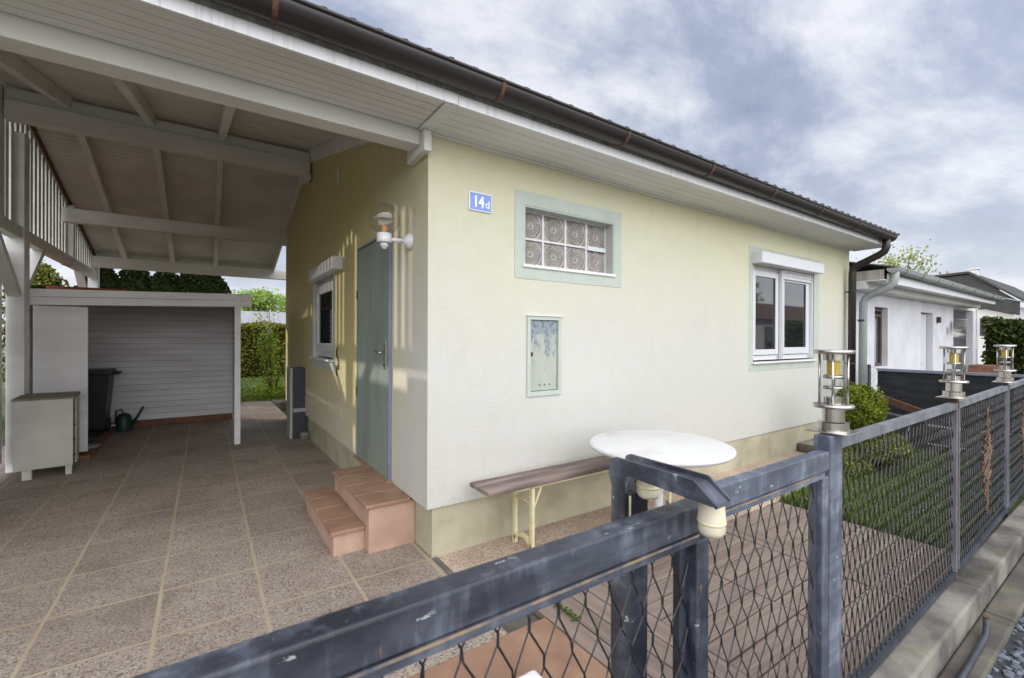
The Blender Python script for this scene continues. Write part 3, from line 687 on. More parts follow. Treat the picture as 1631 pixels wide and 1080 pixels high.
# globe wall lamp
wl = thing('globe_wall_lamp', 'white wall lamp with smoky glass globe beside the side door', 'lamp', (0, .3, 2.13))
part('wall_plate', MB().tube([(-.001, .3, 2.13), (-.018, .3, 2.13), (-.04, .3, 2.13), (-.055, .3, 2.13)], [.062, .058, .035, .018], 24), 'pvc', wl)
part('arm', MB().tube([(-.03, .3, 2.13), (-.19, .3, 2.125)], .015, 12), 'pvc', wl)
part('socket_cup', MB().lathe(-.19, .3, [(0, 2.10), (.047, 2.10), (.05, 2.105), (.05, 2.162), (.0, 2.166)], 28).lathe(-.19, .3, [(0, 2.055), (.018, 2.06), (.02, 2.072), (.027, 2.074), (.027, 2.10), (0, 2.1)], 24), 'pvc', wl)
prof = [(.105*sin(a), 2.262-.105*cos(a)) for a in [R(18)+R(162)*k/20 for k in range(21)]]
part('glass_globe', MB().lathe(-.19, .3, prof[:-1]+[(0, prof[-1][1])], 36), 'smoke', wl)
part('bulb', MB().lathe(-.19, .3, [(0, 2.166), (.018, 2.17), (.02, 2.21), (.0, 2.222)], 16), 'orange', wl)
# small wall things
vp = tag(build('wall_vent_plate', MB().box(-.02, -.001, 2.33, 2.40, 3.12, 3.27, .004), 'deckunder', base=(0, 2.36, 3.2)), 'small weathered plate high on the yellow side wall', 'vent')
mb = MB(); pts = []
for i in range(26):
    t = i/25; pts.append((-.012, 2.37+.05*sin(t*9)*(1-.3*t)+.02*t, 1.34-.30*t))
mb.tube(pts, .006, 6); mb.tube([(-.012, 2.33, 1.15), (-.012, 2.42, 1.11), (-.012, 2.46, 1.14)], .005, 6).tube([(-.012, 2.33, 1.15), (-.012, 2.31, 1.10)], .005, 6)
tag(build('wire_wall_ornament', mb, 'dark_metal', base=(0, 2.36, 1.2)), 'thin dark twisted wire ornament hanging beside the side window', 'ornament')

# ------------------------------------------------------------------ carport
cp = thing('carport', 'white timber carport with pitched roof beside the bungalow', 'carport', (-1.5, 4, 0))
XL = -2.88
def under(x0, x1, ya, yb, w, th=.012):
    """boards laid along x under one roof slope"""
    mb = MB(); n = int(abs(yb-ya)/w)
    for i in range(n):
        a = ya+(yb-ya)*i/n+.005; c = ya+(yb-ya)*(i+1)/n-.005
        mb.prism([(a, zroof(a)), (c, zroof(c)), (c, zroof(c)+th), (a, zroof(a)+th)], 'x', x0, x1)
    return mb
part('roof_boarding', under(XL-.3, -.003, .14, 4.09, .98), 'deckunder', cp)
part('roof_boarding', under(XL-.3, -.003, 4.11, 8.45, .085), 'deckunder', cp)
part('roof', wavy_roof(XL-.4, -.003, -.535, 4.1, zroof, amp=.02, th=.07), 'roof', cp)
part('roof', wavy_roof(XL-.4, -.003, 4.1, 8.5, zroof, th=.055), 'roof', cp)
mb = MB(); nb = 6; bw = .395/nb
for i in range(nb): mb.box(XL-.4, -.08, -.40+bw*i+.005, -.40+bw*(i+1)-.005, 2.792, 2.798)
part('soffit', mb, 'aged_wood', cp); part('soffit_joint_or_light_line', MB().box(XL-.4, -.08, -.40, -.005, 2.7955, 2.80), 'pvc', cp)  # white backing paints light lines, as if board edges caught the light
for y0, y1, z0, z1, x1 in ((.0, .14, 2.695, 2.93, -.055), (3.88, 4.0, 3.655, 3.85, -.03), (6.05, 6.17, 3.075, 3.27, -.005), (8.0, 8.12, 2.69, 2.885, .35)):
    bevelmod(part('beam', MB().box(XL, x1, y0, y1, z0, z1), 'aged_wood', cp), .006)
bevelmod(part('beam_support', MB().box(-.054, -.003, -.06, .24, 2.645, 2.78), 'white_wood', cp), .004); bevelmod(part('beam_support', MB().box(-.10, -.03, 3.80, 4.08, 3.58, 3.652), 'white_wood', cp), .004)
for x in (-2.42, -1.72, -1.04):
    for ya, yb in ((.15, 4.06), (4.14, 8.4)):
        mb = MB(); mb.prism([(ya, zroof(ya)-.13), (yb, zroof(yb)-.13), (yb, zroof(yb)-.003), (ya, zroof(ya)-.003)], 'x', x-.035, x+.035)
        part('rafter', mb, 'aged_wood', cp)
for ya, yb in ((.26, 4.08), (4.10, 8.4)):
    mb = MB(); mb.prism([(ya, zroof(ya)-.17), (yb, zroof(yb)-.17), (yb, zroof(yb)-.004), (ya, zroof(ya)-.004)], 'x', -.03, -.004)
    part('verge_board', mb, 'aged_wood', cp)
# rear-side purlin ledge seen above the ridge beam
part('purlin', MB().box(XL, -.035, 3.90, 3.96, 3.853, 3.965), 'white_wood', cp)
# left gable screen
bevelmod(part('tie_beam', MB().box(XL-.05, XL+.05, -.2, 8.45, 2.50, 2.63), 'aged_wood', cp), .005)
mb = MB(); y = 2.72
while y < 8.3:
    mb.box(XL-.03, XL-.012, y, y+(.14 if 3.0 < y < 3.9 else .095), 2.58, zroof(y+.05)-.02); y += .158  # off-view slats widened to weaken the sun stripes on the door
part('slat_screen', mb, 'white_wood', cp)
mb = MB(); y = .12
while y < 2.66:
    mb.box(XL-.03, XL-.012, y, y+.104, 2.58, zroof(y+.05)-.02); y += .107
part('sun_block_screen', mb, 'white_wood', cp)  # unseen boarding added to keep sun off the front of the side wall
for y0, y1, z1 in ((4.22, 4.40, 3.64), (6.40, 6.50, 3.4), (8.22, 8.36, 2.95), (-.05, .12, 2.7)):
    bevelmod(part('post', MB().box(XL-.07, XL+.07, y0, y1, 0 if y0 != 6.40 else 2.5, z1), 'white_wood', cp), .006)
part('knee_brace', MB().bar((XL, 4.42, 1.98), (XL, 5.08, 2.52), .07, .10, (1, 0, 0)), 'aged_wood', cp)
part('knee_brace', MB().bar((XL, 3.50, 2.52), (XL, 4.2, 1.9), .07, .10, (1, 0, 0)), 'aged_wood', cp)
part('knee_brace', MB().bar((XL, 7.10, 2.52), (XL, 8.2, 1.62), .07, .10, (1, 0, 0)), 'aged_wood', cp)
part('roof_edge_trim', MB().prism([(4.2, zroof(4.2)-.06), (8.3, zroof(8.3)-.06), (8.3, zroof(8.3)-.01), (4.2, zroof(4.2)-.01)], 'x', XL+.012, XL+.04), 'rust', cp)
mb = MB()
for i in range(11): mb.box(XL-.10, XL-.08, 1.2+i*.27, 1.2+i*.27+.265, .12, 2.495 if i < 6 else 2.38)  # unseen front boards raised to block sun passing under the tie beam
part('side_panel', mb, 'shed_white', cp)

# ------------------------------------------------------------------ shed
sh = thing('garden_shed', 'white boarded open shed with flat roof at the back of the carport', 'shed', (-1.8, 5.5, 0))
part('roof', MB().prism([(-2.90, 1.955), (-.68, 2.02), (-.68, 2.045), (-2.90, 1.98)], 'y', 4.43, 7.0), 'red_roof', sh)
part('red_ridge_strip', MB().box(-2.85, -2.1, 5.2, 5.3, 2.01, 2.09), 'red_roof', sh)
f1 = MB(); f1.prism([(-2.90, 1.895), (-.68, 1.955), (-.68, 2.04), (-2.90, 1.98)], 'y', 4.395, 4.42); f1.prism([(-2.90, 1.80), (-.68, 1.868), (-.68, 1.951), (-2.90, 1.891)], 'y', 4.40, 4.42)
part('fascia', f1, 'white_wood', sh)
mb = MB()
for i in range(20): mb.box(-2.95, -.80, 6.70, 6.725, .10+i*.096, .10+i*.096+.091)
part('back_wall', mb, 'shed_white', sh); part('backing_sheet', MB().box(-2.95, -.80, 6.728, 6.738, .05, 2.0), 'grey_wall', sh)
mb = MB()
for i in range(20): mb.box(-.80, -.775, 6.0 if True else 0, 6.72, .10+i*.096, .10+i*.096+.080)
part('side_wall', mb, 'shed_white', sh)
mb = MB()
for i in range(22): mb.box(-2.93, -2.90, 4.5, 4.66, .08+i*.087, .08+i*.087+.066)
mb.box(-2.93, -2.905, 4.70, 6.7, .0, 1.95)
part('side_wall', mb, 'shed_white', sh)
bevelmod(part('post', MB().box(-.875, -.805, 4.385, 4.455, 0, 1.95), 'white_wood', sh), .004)
part('post', MB().box(-2.90, -2.86, 4.45, 4.5, 0, 1.8), 'white_wood', sh)
part('door_panel', MB().box(-2.80, -2.345, 4.46, 4.485, .1, 1.80, .003), 'shed_white', sh, 'smooth white door panel')
part('brick_footing', MB().box(-2.34, -.80, 6.66, 6.70, 0, .095), 'red_tile', sh)
mb = MB()
for i in range(12): mb.box(-2.34+.128*i, -2.34+.128*i+.118, 6.64, 6.661, .005, .09, .003)
part('brick_row', mb, 'red_tile', sh)
part('floor_edge', MB().box(-2.42, -2.33, 4.5, 6.66, 0, .045, .005), 'red_tile', sh)
part('floor', MB().box(-2.9, -2.42, 4.5, 6.66, 0, .03), 'concrete_low', sh)

# wheelie bin
bn = thing('wheelie_bin', 'dark grey wheeled refuse bin standing inside the shed', 'bin', (-2.55, 6.2, .03))
mb = MB()
v = [mb.b.verts.new(p) for p in ((-2.76, 6.05, .1), (-2.42, 6.05, .1), (-2.42, 6.42, .1), (-2.76, 6.42, .1), (-2.83, 5.96, .90), (-2.36, 5.96, .90), (-2.36, 6.48, .90), (-2.83, 6.48, .90))]
for q in ((0, 3, 2, 1), (4, 5, 6, 7), (0, 1, 5, 4), (1, 2, 6, 5), (2, 3, 7, 6), (3, 0, 4, 7)): mb.b.faces.new([v[i] for i in q])
bevelmod(part('body', mb, 'bin', bn), .015)
bevelmod(part('lid', MB().box(-2.85, -2.34, 5.94, 6.50, .90, .965).box(-2.34, -2.26, 6.05, 6.40, .89, .93), 'bin', bn), .015)
part('wheel', MB().tube([(-2.44, 6.38, .13), (-2.40, 6.38, .13)], .10, 20), 'bin', bn); part('wheel', MB().tube([(-2.78, 6.38, .13), (-2.74, 6.38, .13)], .10, 20), 'bin', bn)
# watering can
wc = thing('watering_can', 'dark green watering can with long spout beside the refuse bin', 'watering can', (-2.25, 6.35, .0))
part('body', MB().lathe(-2.24, 6.40, [(0, .002), (.10, .002), (.105, .02), (.095, .20), (.06, .26), (0, .27)], 24), 'can', wc)
part('spout', MB().tube([(-2.17, 6.38, .06), (-2.08, 6.33, .20), (-2.0, 6.28, .36)], [.03, .018, .016], 10), 'can', wc)
part('handle', MB().tube([(-2.24, 6.40, .25), (-2.28, 6.41, .33), (-2.34, 6.43, .30), (-2.345, 6.43, .12)], .012, 8), 'can', wc)
# saucer by the shed
tag(build('plastic_saucer', MB().lathe(-2.43, 4.95, [(0, .045), (.10, .048), (.13, .075), (.125, .08), (.09, .055), (0, .052)], 24), 'silver', base=(-2.43, 4.95, .045)), 'pale round saucer on the shed floor edge', 'saucer')
# old white cabinet
oc = thing('old_cabinet', 'worn white cabinet on small feet standing in front of the shed', 'cabinet', (-2.52, 3.9, 0))
oc.rotation_euler = (0, 0, 0)
def rotpart(nm, mb, mat, ang=R(5), pv=(-2.33, 3.72)):
    bmesh.ops.rotate(mb.b, verts=mb.b.verts, cent=(pv[0], pv[1], 0), matrix=Matrix.Rotation(ang, 3, 'Z')); bmesh.ops.translate(mb.b, verts=mb.b.verts, vec=(-.02, .06, 0)); return part(nm, mb, mat, oc)
rotpart('front_panel', MB().box(-2.76, -2.33, 3.72, 3.745, .10, .80, .003), 'chip_white')
rotpart('body', MB().box(-2.75, -2.345, 3.746, 4.25, .11, .795), 'raw_board')
rotpart('top', MB().box(-2.77, -2.32, 3.715, 4.30, .80, .822), 'raw_board')
rotpart('side_panel', MB().box(-2.345, -2.327, 4.05, 4.27, .06, .80), 'chip_white')
mb = MB()
for i in range(4): mb.box(-2.345, -2.334, 3.80, 4.0, .16+i*.16, .172+i*.16)
rotpart('drawer_rail', mb, 'dark_metal')
rotpart('foot', MB().box(-2.70, -2.63, 3.72, 3.79, 0, .10, .005), 'chip_white'); rotpart('foot', MB().box(-2.39, -2.34, 3.74, 3.79, 0, .10, .005), 'chip_white')
# grey storage column and block
gc = thing('storage_column', 'tall anthracite cabinet with pale strip against the side wall', 'cabinet', (-.1, 4.5, 0))
part('upper_box', MB().box(-.165, .025, 4.352, 4.68, .43, 1.01, .003), 'anthracite', gc)
part('lower_box', MB().box(-.165, .025, 4.352, 4.68, .01, .375, .003), 'anthracite', gc)
part('pale_strip', MB().box(-.160, .020, 4.354, 4.67, .376, .429), 'silver', gc); part('side_panel', MB().box(-.20, -.167, 4.35, 4.68, 0, 1.015, .002), 'fascia_grey', gc)
tag(build('concrete_block', MB().box(-.08, .03, 4.18, 4.33, .0, .10, .008), 'concrete', base=(-.02, 4.25, 0)), 'small concrete block at the foot of the plinth', 'block')

# ------------------------------------------------------------------ bench and table
bench = thing('folding_bench', 'worn brown beer bench on cream folding legs against the house', 'bench', (1.35, -.2, 0))
bevelmod(part('seat', MB().box(.27, 2.47, -.325, -.075, .452, .482), 'bench_wood', bench), .008, 3)
for xs, d in ((.63, 1), (2.10, -1)):
    mb = MB()
    for y in (-.30, -.10): mb.bar((xs, y, 0.0), (xs, y, .44), .030, .024, (1, 0, 0))
    pts = [(xs, -.30+.2*k/8, .035+.05*sin(pi*k/8)) for k in range(9)]
    for p, q in zip(pts, pts[1:]): mb.bar(p, q, .024, .022)
    mb.bar((xs, -.30, .33), (xs, -.10, .33), .008, .008).bar((xs, -.30, .43), (xs, -.10, .43), .03, .02)
    lg = part('leg', mb, 'cream_steel', bench)
    part('strut', MB().bar((xs+.01*d, -.20, .33), (xs+.20*d, -.20, .445), .02, .006).bar((xs+.012*d, -.30, .30), (xs+.08*d, -.30, .44), .012, .012), 'cream_steel', lg)
part('rail', MB().box(.50, 2.30, -.30, -.285, .432, .4515).box(.50, 2.30, -.115, -.10, .432, .4515), 'cream_steel', bench)
tb = thing('round_table', 'round white plastic garden table in front of the bench', 'table', (1.42, -.72, 0))
part('table_top', MB().lathe(1.42, -.72, [(0, .68), (.40, .68), (.455, .682), (.475, .69), (.485, .703), (.482, .715), (.465, .722), (0, .724)], 72), 'white_plastic', tb)
part('pedestal', MB().lathe(1.42, -.72, [(0, .06), (.05, .06), (.032, .12), (.028, .4), (.032, .62), (.09, .679), (0, .6795)], 24), 'white_plastic', tb)
for a in (0, 90, 180, 270):
    c_, s_2 = cos(R(a)), sin(R(a))
    part('foot', MB().bar((1.42+.02*c_, -.72+.02*s_2, .09), (1.42+.22*c_, -.72+.22*s_2, .02), .045, .03), 'white_plastic', tb)

# ------------------------------------------------------------------ fence, gate
def mesh_panel(x0, x1, z0, z1, yf, w=.070, h=.158, r=.0022):
    """woven diamond mesh; yf(x) gives the plane"""
    mb = MB(); sl = h/w
    for sgn in (1, -1):
        span = (z1-z0)/sl; xs = x0-span-w if sgn > 0 else x0
        xs = math.floor(xs/w)*w
        while xs < (x1 if sgn > 0 else x1+span+w):
            # line x = xs + sgn*(z-z0)/sl
            pts = []; zz = z0; step = h/2
            k0 = 0
            while zz < z1+1e-6:
                x = xs+sgn*(zz-z0)/sl
                if z0 < zz-.011 and zz+.011 < z1: pts += [(x-sgn*.0012, zz-.011, k0), (x+sgn*.0012, zz+.011, k0)]
                else: pts.append((x, zz, k0))
                zz += step; k0 += 1
            if pts[-1][1] < z1-1e-3: pts.append((xs+sgn*(z1-z0)/sl, z1, k0))
            seg = []
            def flush():
                if len(seg) > 1: mb.tube([(a_, yf(a_)+(.0018 if (kk % 2) ^ (sgn > 0) else -.0018), c_) for a_, c_, kk in seg], r, 4, False)
                seg.clear()
            for (xa, za, ka), (xb, zb, kb) in zip(pts, pts[1:]):
                lo, hi = (xa, xb) if xa < xb else (xb, xa)
                if hi <= x0 or lo >= x1: flush(); continue
                def cl(x): 
                    if xa == xb: return za
                    return za+(zb-za)*(x-xa)/(xb-xa)
                sa, sb = (xa, za), (xb, zb)
                if xa < x0: sa = (x0, cl(x0))
                if xa > x1: sa = (x1, cl(x1))
                if xb < x0: sb = (x0, cl(x0))
                if xb > x1: sb = (x1, cl(x1))
                j = random.uniform(-.0022, .0022)
                if not seg: seg.append((sa[0], sa[1], ka))
                seg.append((sb[0]+(j if x0+.01 < sb[0] < x1-.01 else 0), sb[1], kb))
            flush()
            xs += w
    return mb
def leaf_gate(name, label, x0, x1, yb, yf, zt, zb, mt='iron'):
    """frame of tube rails with an inner flange, mesh behind"""
    g = thing(name, label, 'gate', ((x0+x1)/2, (yb+yf)/2, zb), 'double gate leaves')
    o = part('top_rail', MB().box(x0, x1, yf, yb, zt-.068, zt), mt, g); bevelmod(o, .006, 3)
    part('rail_flange', MB().box(x0+.04, x1-.04, yf-.001, yf+.018, zt-.088, zt-.0685), mt, g)
    part('rusty_edge', MB().box(x0+.05, x1-.05, yf-.003, yf-.0012, zt-.0735, zt-.0685), 'edge_rust', g)
    bevelmod(part('bottom_rail', MB().box(x0, x1, yf, yb, zb, zb+.06), mt, g), .005)
    for a, c in ((x0, x0+.05), (x1-.05, x1)):
        bevelmod(part('stile', MB().box(a, c, yf+.001, yb-.001, zb+.0605, zt-.0885), mt, g), .004)
    part('inner_stile', MB().box(x1-.078, x1-.0505, yb-.022, yb-.004, zb+.061, zt-.089), 'iron_dark', g); part('inner_stile', MB().box(x0+.0505, x0+.078, yb-.022, yb-.004, zb+.061, zt-.089), 'iron_dark', g)
    ym = (yb+yf)/2
    part('mesh_infill', mesh_panel(x0+.045, x1-.045, zb+.06, zt-.07, lambda x: ym), 'mesh', g)
    return g
leaf_gate('gate_leaf', 'nearest gate leaf with chipped dark blue rail crossing the foreground', -2.0, -.168, -2.040, -2.092, 1.050, .07)
leaf_gate('gate_leaf', 'further gate leaf with bluish frame hung beside the lamp post', -.150, .648, -2.004, -2.044, 1.050, .07, 'iron_light')
gp = thing('gate_post', 'short dark gate post carrying the flip-over latch', 'post', (-.26, -1.92, 0))
bevelmod(part('shaft', MB().box(-.300, -.232, -1.957, -1.889, -.04, 1.052), 'iron', gp), .003)
part('bracket', MB().box(-.3275, -.3215, -1.957, -1.917, 1.00, 1.10), 'iron', gp); part('bracket', MB().box(-.270, -.264, -1.957, -1.917, 1.054, 1.10), 'iron', gp)
part('rust_drip', MB().box(-.304, -.3005, -1.9585, -1.9545, .96, 1.05), 'cap_ring', gp)
lt = thing('gate_latch', 'dark flip-over bar with two white buffers over the gate rails', 'latch', (-.3, -2.05, 1.1))
mb = MB()
for xx in (-.3265, -.2715):
    mb.prism([(-1.905, 1.100), (-1.915, 1.140), (-1.928, 1.146), (-2.150, 1.146), (-2.205, 1.106), (-2.195, 1.101), (-1.962, 1.108), (-1.955, 1.06), (-1.92, 1.06)], 'x', xx, xx+.006)
part('side_plate', mb, 'iron', lt)
part('top_plate', MB().prism([(-1.95, 1.132), (-1.95, 1.137), (-2.150, 1.137), (-2.205, 1.100), (-2.20, 1.096), (-2.148, 1.132)], 'x', -.3205, -.2715), 'iron', lt)
def buffer(cx, cy, zt, k=1.22):
    q = lambda L_: [(a*k, zt-b_*k) for a, b_ in L_]
    b = part('buffer', MB().lathe(cx, cy, q([(0, 0), (.018, 0), (.0215, .006), (.0225, .022), (.0245, .045)]), 28).lathe(cx, cy, q([(.0235, .051), (.0235, .064), (.019, .072), (0, .075)]), 28), 'cap_plastic', lt)
    part('band', MB().lathe(cx, cy, q([(0, .0448), (.0245, .0452), (.0250, .048), (.0242, .0515), (0, .0517)]), 28), 'cap_ring', b)
buffer(-.262, -2.155, 1.103); buffer(-.255, -1.975, 1.132)
# off-frame hinge post of the near leaf
tag(build('gate_post', MB().box(-2.11, -2.01, -2.11, -2.02, -.04, 1.10, .004), 'iron', base=(-2.06, -2.06, 0)), 'square hinge post at the outer end of the near gate leaf', 'post')
# posts and panels
def P(i): return [(0.725, -2.010), (2.512, -1.996), (4.262, -1.956), (6.012, -1.916), (7.76, -1.876)][i]
mf = thing('mesh_fence', 'grey iron fence with diamond mesh panels running along the kerb wall', 'fence', (4.2, -1.95, .03))
for i in range(5):
    px_, py_ = P(i)
    if i == 0: bevelmod(part('post', MB().box(.660, .768, -2.042, -1.987, -.05, 1.10), 'iron_light', mf, 'thick bluish square post beside the gate'), .004)
    else: part('post', MB().box(px_-.018, px_+.018, py_-.018, py_+.018, .0, 1.103), 'rust' if i == 1 else 'iron_dark', mf)
for i in range(4):
    (xa, ya), (xb, yb) = P(i), P(i+1); a = xa+(.047 if i == 0 else .02); b_ = xb-.02
    yf = lambda x: ya+(yb-ya)*(x-xa)/(xb-xa)-.004
    def bb(x0, x1, z0, z1, dy0=-.017, dy1=.017):
        y0_, y1_ = yf(x0), yf(x1)
        return MB().prism([(x0, y0_+dy0), (x1, y1_+dy0), (x1, y1_+dy1), (x0, y0_+dy1)], 'z', z0, z1)
    part('top_rail', bb(a, b_, 1.040, 1.078), 'iron_grey', mf)
    part('bottom_rail', bb(a, b_, .045, .075), 'iron_dark', mf)
    part('stile', bb(a, a+.022, .076, 1.0395), 'iron_grey', mf); part('stile', bb(b_-.022, b_, .076, 1.0395), 'iron_grey', mf)
    part('mesh_infill', mesh_panel(a+.02, b_-.02, .075, 1.04, yf, w=.056, h=.135, r=.0023), 'mesh', mf)
    if i in (1, 2):
        xc = (a+b_)/2+.08; mb = MB(); nk = 46
        for k in range(nk):
            t = (k-nk/2)/(nk/2); hx = .30*(1-abs(t))
            if hx < .015: continue
            zc_ = .55+t*.38; xo = xc+random.uniform(-.4, .4)*hx; dx = random.choice((-1, 1))*hx*random.uniform(.3, .6)
            mb.bar((xo-dx, yf(xo-dx)-.007, zc_), (xo+dx, yf(xo+dx)-.007, zc_+random.uniform(.03, .09)), .005, .004)
            mb.bar((xo+dx*.5, yf(xo+dx*.5)-.010, zc_), (xo-dx, yf(xo-dx)-.010, zc_+random.uniform(.03, .09)), .005, .004)
        part('diamond_ornament', mb, 'orn', mf, 'rusty diamond ornament in the mesh')
# fence lamps
def fence_lamp(x, y, z, label):
    l = thing('fence_lamp', label, 'lamp', (x, y, z), 'stainless lamps on the fence posts')
    bevelmod(part('base_plate', MB().box(x-.068, x+.068, y-.068, y+.068, z, z+.004), 'steel', l), .001, 1)
    part('base_drum', MB().lathe(x, y, [(0, z+.004), (.050, z+.004)], 40, False).lathe(x, y, [(.050, z+.004), (.050, z+.036)], 40).lathe(x, y, [(.050, z+.036), (.0, z+.037)], 40, False), 'steel', l)
    part('neck', MB().cyl(x, y, .036, z+.040, z+.090, 36), 'steel', l)
    part('flange', MB().lathe(x, y, [(0, z+.090), (.063, z+.090), (.066, z+.094), (.066, z+.100), (.063, z+.104), (0, z+.104)], 44), 'steel', l)
    part('inner_sleeve', MB().cyl(x, y, .031, z+.104, z+.130, 28).lathe(x, y, [(.032, z+.20), (.033, z+.20), (.033, z+.212), (.032, z+.212)], 28).lathe(x, y, [(.032, z+.16), (.033, z+.16), (.033, z+.17), (.032, z+.17)], 28), 'steel', l)
    part('glass_tube', MB().lathe(x, y, [(.0395, z+.105), (.0395, z+.292)], 36), 'clear', l)
    part('top_sleeve', MB().cyl(x, y, .033, z+.268, z+.292, 28), 'steel', l)
    part('light_core', MB().cyl(x, y, .021, z+.213, z+.2675, 20), 'yellow', l)
    for k in range(4):
        a = R(17+90*k); part('rod', MB().tube([(x+.044*cos(a), y+.044*sin(a), z+.104), (x+.044*cos(a), y+.044*sin(a), z+.294)], .0042, 8), 'steel', l)
    part('cap', MB().lathe(x, y, [(0, z+.293), (.063, z+.293), (.066, z+.297), (.066, z+.303), (.064, z+.307), (0, z+.307)], 44), 'steel', l)
    return l
l1 = fence_lamp(.762, -2.013, 1.1035, 'largest and nearest stainless lamp, on the thick post by the gate')
copy_tree(l1, Vector((2.512, -1.996, 1.1035)), label='middle stainless lamp, on the slim rusty fence post')
l3 = copy_tree(l1, Vector((4.262, -1.956, 1.1035)), label='far stainless lamp, tilted, at the right edge of the photo')
l3.rotation_euler = (0, R(-3), 0)

# ------------------------------------------------------------------ street-side white box (near the camera)
bevelmod(tag(build('letter_box', MB().box(-.98, -.712, -2.23, -2.097, .50, .868), 'white_plastic', base=(-.85, -2.16, .5)), 'white box hung on the street side of the nearest gate leaf', 'box'), .008, 3)

# ------------------------------------------------------------------ front garden
def crown(mb, c, rad, n, size, lump=.12, shell=.72, seed=0, flat=None):
    rnd = random.Random(seed); ph = [(rnd.uniform(0, 6.28), rnd.uniform(0, 6.28), rnd.uniform(2, 6), rnd.uniform(2, 6)) for _ in range(5)]
    for i in range(n):
        d = Vector((random.gauss(0, 1), random.gauss(0, 1), random.gauss(0, 1))).normalized()
        th = math.atan2(d.y, d.x); l = 1+lump*sum(sin(a+f*th)*cos(b_+g*d.z*2) for a, b_, f, g in ph)/2
        rr = l*(shell+(1-shell)*random.random()**.5) if random.random() < .85 else l*random.random()
        p = Vector((c[0]+d.x*rad[0]*rr, c[1]+d.y*rad[1]*rr, c[2]+d.z*rad[2]*rr))
        if p.z < (flat if flat is not None else -9): continue
        mb.leaf(p, size, d)
    return mb
bs = thing('clipped_shrub', 'bright green box shrub clipped into stacked balls', 'shrub', (4.85, -.8, 0))
mb = crown(MB(), (4.82, -.77, .70), (.235, .235, .25), 11000, .019, .07, .74, 1)
crown(mb, (4.90, -.86, .27), (.36, .36, .20), 10000, .017, .08, .8, 2, flat=.05); crown(mb, (4.45, -.75, .12), (.28, .25, .14), 4000, .017, .1, .8, 3, flat=.02)
crown(mb, (4.82, -.77, .71), (.262, .262, .28), 420, .016, .12, .95, 5); crown(mb, (4.9, -.86, .28), (.39, .39, .23), 420, .016, .12, .95, 6, flat=.05)
part('foliage', mb, 'box_leaf', bs)
part('stem', MB().tube([(4.85, -.8, -.02), (4.82, -.79, .45)], [.03, .02], 8), 'bark', bs)
part('inner_twigs', MB().lathe(4.82, -.77, [(0, .52), (.10, .60), (.14, .70), (.10, .80), (0, .85)], 14).lathe(4.9, -.86, [(0, .08), (.26, .12), (.28, .27), (.18, .38), (0, .41)], 14), 'thuja', bs)
tag(build('concrete_slab_step', MB().box(5.15, 5.85, -.30, -.0, -.0, .11, .01), 'concrete', base=(5.5, -.15, 0)), 'small grey concrete slab against the plinth under the window', 'slab')
# weeds in a deck joint
mb = MB()
for i in range(60): mb.leaf(Vector((.385+random.gauss(0, .01), -.93+random.uniform(-.09, .09), random.uniform(.0, .025))), .016)
tag(build('weeds', mb, 'grass', recalc=False), 'tiny bright green weeds in a deck joint', 'weeds', kind='stuff')
# boundary fence to the neighbour (runs away from the street)
bf = thing('boundary_fence', 'black boarded boundary fence with grey blue coping', 'fence', (7.0, -1.2, 0))
mb = MB()
for i in range(7): mb.box(7.0, 7.022+.004*(i % 2), -2.3, -.30, -.02+i*.1445, -.02+(i+1)*.1445)
part('boarding', mb, 'black_board', bf)
part('coping', MB().box(6.97, 7.06, -2.32, -.28, .995, 1.028, .003), 'coping', bf)
mb = MB()
for y in (-.31, -1.0, -1.7, -2.3): mb.box(6.985, 7.0, y-.02, y+.02, 0, .99)
part('batten', mb, 'black_board', bf)
# wire mesh gap between house and boarded fence
wf = thing('wire_fence', 'short galvanised wire fence with dark green post near the downpipes', 'fence', (6.95, -.2, 0))
part('post', MB().tube([(6.95, -.20, -.1), (6.95, -.20, 1.08)], .022, 10).tube([(6.95, -.15, -.1), (6.95, -.15, 1.06)], .012, 8), 'green_post', wf)
mb = MB()
for k in range(-12, 14):
    for sgn in (1, -1):
        a = Vector((6.96, -.30+k*.05, 0)); p = [(6.96, -.29+k*.045+sgn*t*.9*.6-0, t) for t in [i*.1 for i in range(11)]]
        q = [(x, y, z) for x, y, z in p if -.30 < y < .0]
        if len(q) > 1: mb.tube(q, .0015, 4, False)
mb.tube([(6.95, -.2, 1.05), (6.96, -.30, 1.02)], .004, 6)
part('wire', mb, 'galv', wf)
# odds and ends by the boundary
tag(build('rusty_beam', MB().bar((6.75, -.35, .64), (6.35, -1.0, .50), .03, .09), 'rust', base=(6.5, -.7, .3)), 'rusty steel beam leaning behind the clipped shrub', 'beam')
tag(build('grey_pole', MB().bar((6.6, -.35, .46), (6.3, -1.0, .42), .02, .02), 'iron_grey', base=(6.5, -.6, .3)), 'thin grey pole lying below the rusty beam', 'pole')
tag(build('dark_crate', MB().box(6.45, 6.8, -.95, -.40, -.0, .42, .01), 'black_board', base=(6.6, -.7, 0)), 'black crate in the corner behind the shrub', 'crate')
mb = MB(); cc = Vector((6.3, -1.22, .22)); pts = [cc+Vector((cos(t)*.30, cos(t)*-.34, sin(t)*.42)) for t in [2*pi*k/40 for k in range(41)]]
mb.tube(pts, .006, 6, False)
tag(build('wire_hoop', mb, 'galv', base=(6.3, -1.22, -.1)), 'thin metal hoop standing in front of the black fence', 'hoop')
cf = thing('cold_frame', 'low frame with pale sides and two white bars by the boundary', 'garden frame', (6.55, -1.3, 0))
part('panel', MB().box(6.60, 6.62, -1.62, -.78, -.02, .30), 'concrete', cf)
